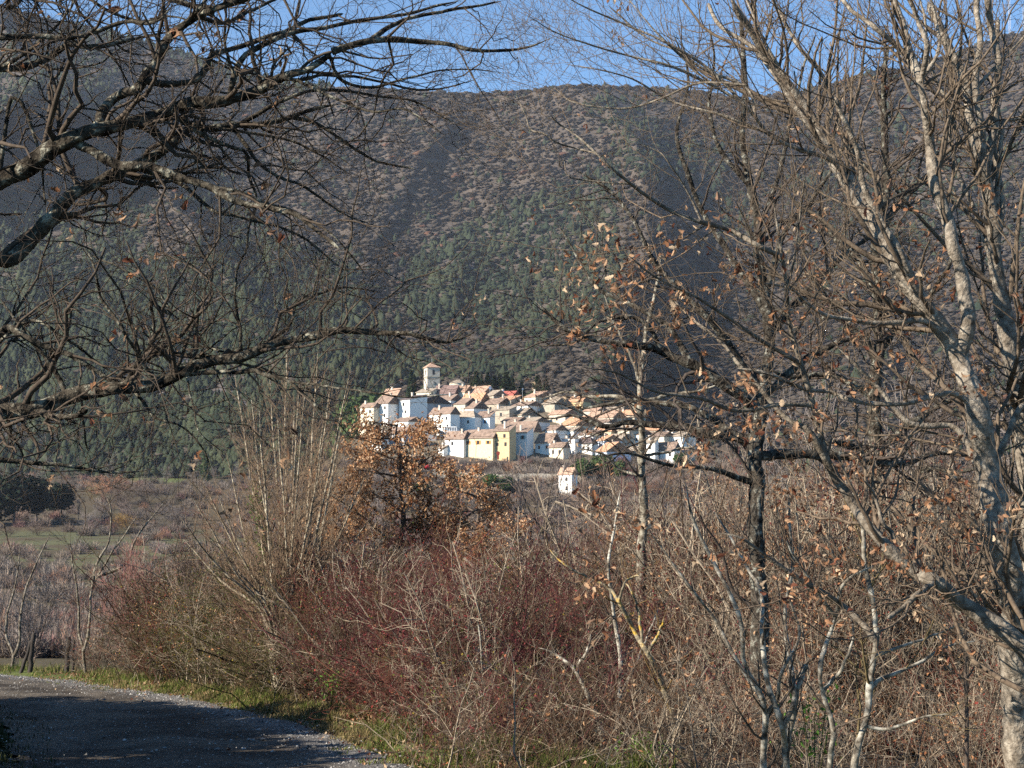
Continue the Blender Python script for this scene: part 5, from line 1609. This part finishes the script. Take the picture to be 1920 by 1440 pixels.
def proto(kind, var):
    """meshes of unit-height trees"""
    if (kind, var) in PROTO: return PROTO[(kind, var)]
    rng = np.random.default_rng(hash((kind, var)) % 1000 if False else 50 + var * 7 + len(kind))
    gt, gc = Geo(), Geo()
    if kind in ('bare', 'shrub', 'orchard'):
        n = {'bare': 1, 'shrub': 7, 'orchard': 1}[kind]; K = 8
        hh = {'bare': .8, 'shrub': .75, 'orchard': .35}[kind]
        d = norm(rng.normal(size=(n, 3)) * ([.05, .05, 0] if n == 1 else [.4, .4, 0]) + [0, 0, 1])
        P = d[:, None] * np.linspace(0, hh, K)[None, :, None] + rng.normal(size=(n, K, 3)) * .006; P[:, 0] = 0
        R = np.full((n, K), .018 if n == 1 else .007) * np.linspace(1, .4, K)
        tubes(gt, P, R, 5)
        c1, r1, _ = grow(rng, P, R, per_m=28 if n == 1 else 12, abslen=(.25, .55) if kind != 'orchard' else (.3, .6), K=6, wig=.14, up=.10, rf=.5, t0=.18, fall=.45, ang=(30, 60), lmax=1, rmin=.003)
        c2, r2, _ = grow(rng, c1, r1, per_m=24, abslen=(.10, .28), K=4, wig=.16, up=.1, rf=.6, t0=.1, fall=.4, ang=(25, 55), lmax=1, rmin=.0020)
        c3, r3, _ = grow(rng, c2, r2, per_m=26, abslen=(.04, .14), K=3, wig=.16, up=.06, rf=.7, t0=.1, fall=.3, ang=(25, 60), lmax=1, lmin=.02, rmin=.0016)
        tubes(gt, c1, r1, 3)
        tubes(gc, c2, r2, 3); tubes(gc, c3, r3, 3)
    else:
        P = np.linspace(0, 1, 6)[None, :, None] * np.array([0, 0, .9 if kind != 'round' else .5]); R = np.linspace(.02, .006, 6)[None]
        tubes(gt, P, R, 5)
        M = 2600
        h = rng.uniform(0, 1, M)
        th = rng.uniform(0, 2 * pi, M)
        if kind == 'cypress':
            rad = .085 * np.sin(np.clip(h * 1.02 + .04, 0, 1) ** .75 * pi) ** .6 + .008
            r_ = rad * rng.uniform(.55, 1.05, M); c = np.stack([r_ * np.cos(th), r_ * np.sin(th), .03 + h * .97], 1); s = .022
        elif kind == 'conifer':
            lob = .8 + .3 * np.sin(h * 34 + th * 2)
            rad = .27 * (1 - h) ** .8 * lob + .01
            r_ = rad * rng.uniform(.45, 1.05, M); c = np.stack([r_ * np.cos(th), r_ * np.sin(th), .08 + h * .92], 1); s = .032
        else:
            cen = norm(rng.normal(size=(16, 3))) * rng.uniform(.1, .34, (16, 1)) * [1, 1, .8] + [0, 0, .58]
            k = rng.integers(0, 16, M); dd = norm(rng.normal(size=(M, 3)))
            c = cen[k] + dd * rng.uniform(.08, .17, (M, 1)); s = .035
        dd = norm(c - [0, 0, .5] + rng.normal(size=(M, 3)) * .25)
        a = norm(np.cross(dd, rng.normal(size=(M, 3)))); b_ = np.cross(dd, a)
        V_ = np.stack([c - a * s, c + a * s * .6 - b_ * s * .7, c + b_ * s * 1.1 + dd * s * .5], 1)
        tone = rng.uniform(.7, 1.35, (M, 1))
        gc.add(V_, np.arange(M * 3).reshape(-1, 3), np.repeat(tone * [[1, 1, 1]], 3, 0))
    PROTO[(kind, var)] = (gt.mesh('trunk', True), gc.mesh('crown'))
    return PROTO[(kind, var)]


CM = {}


def crown_mat(key, c, tr):
    if key not in CM:
        CM[key] = mat(key, [tuple(a * .8 for a in c), tuple(a * 1.2 for a in c)], scale=6, attr=True, trans=tr)
    return CM[key]


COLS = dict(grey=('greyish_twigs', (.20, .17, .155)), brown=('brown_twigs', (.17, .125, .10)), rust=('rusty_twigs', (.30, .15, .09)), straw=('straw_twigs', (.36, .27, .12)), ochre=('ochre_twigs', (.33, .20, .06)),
            green=('green_foliage', (.055, .085, .03)), dark=('dark_foliage', (.014, .022, .014)), cyp=('cypress_foliage', (.028, .042, .02)), olive=('olive_foliage', (.075, .105, .035)), red=('reddish_twigs', (.20, .10, .085)))


def far_tree(px, row, hp, kind, colr, label, d=None, wid=1.0, group=None, name=None, cat=None, i=[0]):
    """px, row: foot; hp: height in px"""
    i[0] += 1
    if d is None:
        # distance at which the ground lies on that row
        dd = np.linspace(70, 1000, 1400); x = (px - 960) / F * dd
        rr = 950 - F * H(x, dd) / dd
        ok = np.where((rr[:-1] >= row) & (rr[1:] <= row + .6) | (np.abs(rr[:-1] - row) < .6))[0]
        d = dd[ok[0]] if len(ok) else dd[np.abs(rr - row).argmin()]
    x = (px - 960) / F * d
    z = float(H(x, d)) - .2
    hgt = (zy(row - hp) * d - z)
    mt, mc = proto(kind, i[0] % 3)
    nm = name or {'bare': 'bare_tree', 'shrub': 'bush', 'orchard': 'orchard_tree', 'cypress': 'cypress', 'conifer': 'conifer', 'round': 'evergreen_tree'}[kind]
    t = thing(nm, label, cat or {'shrub': 'bush'}.get(kind, 'tree'), (x, d, z), i[0] * 1.3, group)
    t.scale = (hgt * wid, hgt * wid, hgt)
    key, c = COLS[colr]
    m = crown_mat(key, c, .12)
    for nm2, me, mm in (('trunk', mt, BARK_BROWN), ('crown', mc, m)):
        o = bpy.data.objects.new(nm2, me); C.objects.link(o); o.parent = t
        if not me.materials: me.materials.append(mm)
        o.material_slots[0].link = 'OBJECT'; o.material_slots[0].material = mm
    return t


GC = 'cypresses behind the village'
for k, (px, top, w_) in enumerate(((868, 712, .9), (884, 706, .9), (893, 697, 1.2), (903, 704, 1.0), (914, 699, 1.1), (926, 706, 1.2), (936, 703, 1.0), (949, 699, 1.5), (961, 710, 1.1), (978, 716, 1.2), (1008, 706, 1.4), (1024, 712, 1.2))):
    labs = ['shortest cypress, leftmost, close behind the round apse', 'cypress just right of the leftmost one behind the apse roof', 'slender tall cypress behind the fan-shaped terracotta roof', 'cypress between two taller ones behind the terracotta roof',
            'cypress directly above the large white satellite dish', 'broad cypress just right of the large satellite dish', 'narrow cypress left of the widest one', 'widest darkest cypress of the row behind the village', 'cypress just right of the widest one',
            'low cypress behind the bright red roof', 'cypress behind the pale yellow gabled house', 'last cypress at the right end of the row']
    far_tree(px, 735, 735 - top, 'cypress', 'cyp', 'dark green ' + labs[k], d=675 + (k * 7) % 12, wid=w_, group=GC)
far_tree(770, 740, 45, 'cypress', 'cyp', 'thin dark cypress standing alone left of the church tower', d=690, wid=.7)
far_tree(776, 740, 36, 'cypress', 'cyp', 'shorter thin cypress beside the lone one left of the tower', d=695, wid=.7)
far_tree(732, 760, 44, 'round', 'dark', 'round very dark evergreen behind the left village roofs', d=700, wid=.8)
far_tree(700, 765, 40, 'round', 'green', 'rounded green evergreen behind the left end of the village', d=705, wid=.9)
far_tree(665, 775, 44, 'round', 'green', 'green evergreen left of the first cream house', d=690, wid=.9)
GV = 'trees in the valley at the left'
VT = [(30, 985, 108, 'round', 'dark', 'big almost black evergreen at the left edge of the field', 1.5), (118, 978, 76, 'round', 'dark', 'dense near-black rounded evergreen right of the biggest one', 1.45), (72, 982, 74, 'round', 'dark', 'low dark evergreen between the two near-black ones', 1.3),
      (-25, 985, 120, 'conifer', 'dark', 'near-black conifer cut by the left edge of the picture', 1.6),
      (150, 975, 50, 'bare', 'grey', 'small leafless tree at the corner of the near-black evergreens', .8), (205, 945, 62, 'shrub', 'rust', 'rust-coloured bush mass right of the dark evergreens', 1.5), (232, 950, 50, 'shrub', 'brown', 'brown bush beside the rust-coloured one', 1.4),
      (170, 938, 34, 'shrub', 'straw', 'straw-yellow bush above the near-black evergreens', 1.3), (275, 945, 48, 'shrub', 'brown', 'dull brown bush in mid valley', 1.5), (305, 940, 46, 'shrub', 'grey', 'greyish bush left of the many-stemmed tree', 1.5),
      (250, 1000, 40, 'shrub', 'ochre', 'ochre-yellow bush in front of the brown valley bushes', 1.6), (215, 1000, 34, 'shrub', 'red', 'purplish red low bush beside the ochre one', 1.5), (290, 995, 34, 'shrub', 'grey', 'grey bush right of the ochre one', 1.6),
      (165, 1000, 46, 'shrub', 'grey', 'grey-brown bush under the near-black evergreens', 1.5), (330, 985, 40, 'shrub', 'grey', 'pale grey bush at the right of the valley field', 1.6), (20, 1005, 22, 'shrub', 'brown', 'low brown hedge bush at the left field margin', 2.4), (75, 1003, 22, 'shrub', 'brown', 'low brown hedge bush in the middle of the field margin', 2.4),
      (100, 870, 46, 'round', 'olive', 'pale green round tree in the upper valley', 1.2), (130, 868, 44, 'round', 'green', 'mid green round tree beside the pale green one', 1.2), (35, 840, 36, 'conifer', 'olive', 'yellow-green conifer near the left edge of the upper valley', .9), (222, 850, 48, 'conifer', 'olive', 'yellow-green conical conifer in the upper valley', .8),
      (180, 830, 52, 'conifer', 'green', 'tall dark green conifer behind the grey trees', .9), (236, 852, 36, 'conifer', 'green', 'small dark green conifer touching the yellow-green one', 1.0), (400, 880, 40, 'conifer', 'green', 'dark green conifer left of the fan-shaped tree', .9), (385, 905, 60, 'conifer', 'green', 'taller green conifer partly behind thin twigs', .8)]
for q in VT:
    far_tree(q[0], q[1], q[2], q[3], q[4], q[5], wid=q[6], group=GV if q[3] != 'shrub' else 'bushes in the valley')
rng = np.random.default_rng(12)
k = 0
GB = 'leafless trees massed in the upper valley'
for row in (842, 856, 872, 893, 915):
    for px in np.arange(-30, 660, 34):
        px = px + rng.uniform(-12, 12); r = row + rng.uniform(-5, 5)
        if (240 < px < 440 and row in (856, 893)) or rng.uniform() < .18: continue
        far_tree(px, r, rng.uniform(32, 48), 'bare', rng.choice(['grey', 'grey', 'brown']), 'leafless greyish-brown tree among the massed trees of the upper valley', wid=rng.uniform(.9, 1.25), group=GB); k += 1
GO = 'bushes on the slope below the village'
lab_b = 'leafless brown bush on the rough slope between thicket and village'
for px, r, hp, c_ in [(690, 870, 30, 'brown'), (730, 885, 30, 'grey'), (770, 880, 26, 'grey'), (845, 878, 26, 'red'), (870, 884, 26, 'grey'), (900, 886, 24, 'brown'), (800, 905, 30, 'grey'), (960, 905, 28, 'brown'), (1010, 900, 26, 'grey'), (650, 890, 34, 'brown'),
                      (1000, 950, 40, 'brown'), (1150, 930, 40, 'brown'), (1200, 940, 44, 'rust'), (1260, 930, 44, 'brown'), (1320, 930, 46, 'rust'), (1390, 925, 46, 'brown'), (1460, 940, 50, 'grey'), (1540, 930, 56, 'brown'), (1620, 930, 50, 'rust'), (1700, 930, 54, 'brown'), (1790, 930, 60, 'grey'), (1870, 930, 56, 'brown'),
                      (700, 940, 50, 'brown'), (760, 960, 50, 'grey'), (830, 950, 40, 'brown'), (900, 960, 46, 'grey'), (1080, 960, 40, 'brown')]:
    far_tree(px, r, hp, 'shrub', c_, {'brown': 'leafless brown bush on the rough slope below the village', 'grey': 'leafless grey bush on the rough slope below the village', 'rust': 'rusty leafless bush on the rough slope below the village', 'red': 'single purplish bare bush beside the tiny white shed'}[c_], wid=1.5, group=GO if c_ != 'red' else None)
for px, r, hp, w_, lab in ((1090, 905, 50, 1.4, 'large dark green evergreen below the white houses, left of the slim trunk'), (1130, 900, 56, 1.5, 'dark green evergreen hiding the foot of the shade-blue house'), (1165, 905, 44, 1.2, 'green evergreen between the shade-blue house and the slim trunk'),
                        (870, 925, 40, 1.4, 'round green shrub below the rubble wall, left'), (920, 925, 42, 1.3, 'round green shrub below the ochre house'), (945, 930, 40, 1.2, 'darker green shrub right of the round ones'), (1275, 880, 34, 1.2, 'green bush beside the rightmost white houses'),
                        (790, 935, 34, 1.4, 'dark green bush behind the brown oak stem')):
    far_tree(px, r, hp, 'round', 'green', lab, wid=w_)


# ------------------------------------------------------------ evergreen trees beside the track, outside the frame: they shade the road
def shade_trees():
    for k, (x, y, h, w_) in enumerate(((-7.2, 9.0, 2.6, 1.9), (-7.6, 12.0, 2.5, 1.9), (-8.4, 15.0, 2.8, 1.8), (-9.2, 17.5, 3.0, 1.8), (-10.2, 20.0, 3.4, 1.7), (-11.6, 22.5, 3.7, 1.6), (-13.0, 24.5, 3.4, 1.6), (-12.2, 17.5, 4.4, 1.4), (-14, 21, 4.6, 1.4), (-15.5, 25.5, 3.4, 1.6))):
        z = float(H(x, y)) - .2
        mt, mc = proto('round', k % 3)
        t = thing('evergreen_bush', 'low evergreen bush on the bank beside the track', 'tree', (x, y, z), k, 'evergreen bushes on the bank')
        t.scale = (h * w_, h * w_, h)
        for nm2, me in (('trunk', mt), ('crown', mc)):
            o = bpy.data.objects.new(nm2, me); C.objects.link(o); o.parent = t
            o.material_slots[0].link = 'OBJECT'; o.material_slots[0].material = BARK_BROWN if nm2 == 'trunk' else crown_mat(*COLS['green'], .12)


shade_trees()


def valley_scrub():
    """grey and brown leafless scrub covering the valley between the thicket and the mountain foot"""
    rng = np.random.default_rng(21)
    T = []
    for _ in range(5):
        k = 420
        d = norm(rng.normal(size=(k, 3)) * [1, 1, .9]); d[:, 2] = np.abs(d[:, 2])
        r0 = rng.uniform(.1, .75, (k, 1)); ln = rng.uniform(.25, .5, (k, 1))
        dd = norm(d + rng.normal(size=(k, 3)) * .3 + [0, 0, .3])
        a_ = d * r0; side = norm(np.cross(dd, rng.normal(size=(k, 3)))) * rng.uniform(.012, .03, (k, 1))
        T.append(np.stack([a_ - side, a_ + side, a_ + dd * ln], 1))
    n = 7000
    px = rng.uniform(-120, 2050, n); d = np.exp(rng.uniform(math.log(85), math.log(900), n))
    x = (px - 960) / F * d
    z = H(x, d); row = 950 - F * z / d
    fieldm = (px < 420) & ((row > 1000) & (row < 1062) & (fbm(x / 22, d / 22, 78) > .42) | (px > 240) & (row > 850) & (row < 905))
    px[:1100] = rng.uniform(640, 1430, 1100); d[:1100] = rng.uniform(430, 556, 1100)
    x = (px - 960) / F * d; z = H(x, d); row = 950 - F * z / d
    vill = (px > 650) & (px < 1420) & (d > 557)
    ok = ~fieldm & ~vill & (fbm(x / 40, d / 40, 77) > .34)
    px, d, x, z = px[ok], d[ok], x[ok], z[ok]
    base = np.array([[.20, .165, .14], [.17, .13, .11], [.24, .19, .15], [.26, .15, .10], [.19, .11, .10]])
    col = base[rng.choice(5, len(px), p=[.35, .3, .2, .08, .07])] * rng.uniform(.75, 1.2, (len(px), 1))
    R = rng.uniform(1.3, 3.0, len(px)) * np.interp(d, [75, 200, 900], [.6, .9, 1.5])
    g = Geo()
    for k, t in enumerate(T):
        ii = np.arange(len(px))[k::5]
        V_ = t.reshape(-1, 3)[None] * R[ii, None, None] * np.array([1, 1, 1.15]) + np.stack([x[ii], d[ii], z[ii]], -1)[:, None]
        nv = len(t) * 3
        g.add(V_, np.arange(len(ii) * nv).reshape(-1, 3), np.repeat(col[ii], nv, 0))
    tag(link('valley_scrub', g, mat('scrub_twigs', [(.9, .9, .9), (1.1, 1.1, 1.1)], attr=True, trans=.1)), 'grey-brown leafless scrub filling the valley floor below the village', 'scrub', kind='stuff')


valley_scrub()


# bare saplings and small trees rising out of and behind the thicket
GS = 'bare saplings rising behind the thicket'
for px, d, top, col_, w_, lab in ((985, 34, 880, 'brown', 1.0, 'bare sapling below the ochre house'), (1045, 31, 850, 'grey', .9, 'bare sapling below the separate white house'), (1110, 36, 880, 'brown', 1.0, 'bare sapling left of the slim pale trunk'),
                                (1285, 30, 820, 'grey', .9, 'bare sapling right of the slim pale trunk'), (1345, 38, 830, 'brown', 1.0, 'bare sapling left of the dark oak trunk'), (1500, 33, 760, 'grey', 1.0, 'tall bare sapling right of the dark oak trunk'),
                                (1570, 28, 800, 'brown', .9, 'bare sapling behind the leaning oak limb'), (1720, 32, 740, 'grey', 1.0, 'bare sapling just left of the thick right stem'), (1790, 27, 760, 'brown', .9, 'bare sapling directly behind the thick right stem'),
                                (1880, 34, 730, 'grey', 1.1, 'bare sapling between the two thickest right stems'), (655, 36, 900, 'brown', 1.0, 'bare sapling between fan-shaped tree and brown oak'), (420, 34, 960, 'brown', 1.1, 'bare sapling left of the fan-shaped tree'),
                                (310, 37, 1010, 'red', 1.1, 'reddish bare sapling behind the left thicket'), (60, 52, 1040, 'grey', 1.1, 'bare sapling behind the fence posts')):
    x = (px - 960) / F * d; z = float(H(x, d))
    row0 = 950 - F * z / d
    far_tree(px, row0, row0 - top, 'bare' if w_ < 1.05 else 'shrub', col_, lab, d=d, wid=w_ * .62, group=GS, name='sapling', cat='sapling')
def build_haze():
    g = Geo().box(-2600, 2600, -120, 6500, -140, 1400)
    m = bpy.data.materials.new('haze_air'); m.use_nodes = True
    n = m.node_tree; n.nodes.clear()
    o = n.nodes.new('ShaderNodeOutputMaterial'); p = n.nodes.new('ShaderNodeVolumePrincipled')
    p.inputs['Color'].default_value = (.80, .86, 1.0, 1)
    p.inputs['Density'].default_value = 0.000045
    p.inputs['Anisotropy'].default_value = 0.2
    n.links.new(p.outputs[0], o.inputs['Volume'])
    tag(link('haze', g, m), 'thin blue haze softening the mountain', 'haze', kind='stuff')


build_haze()
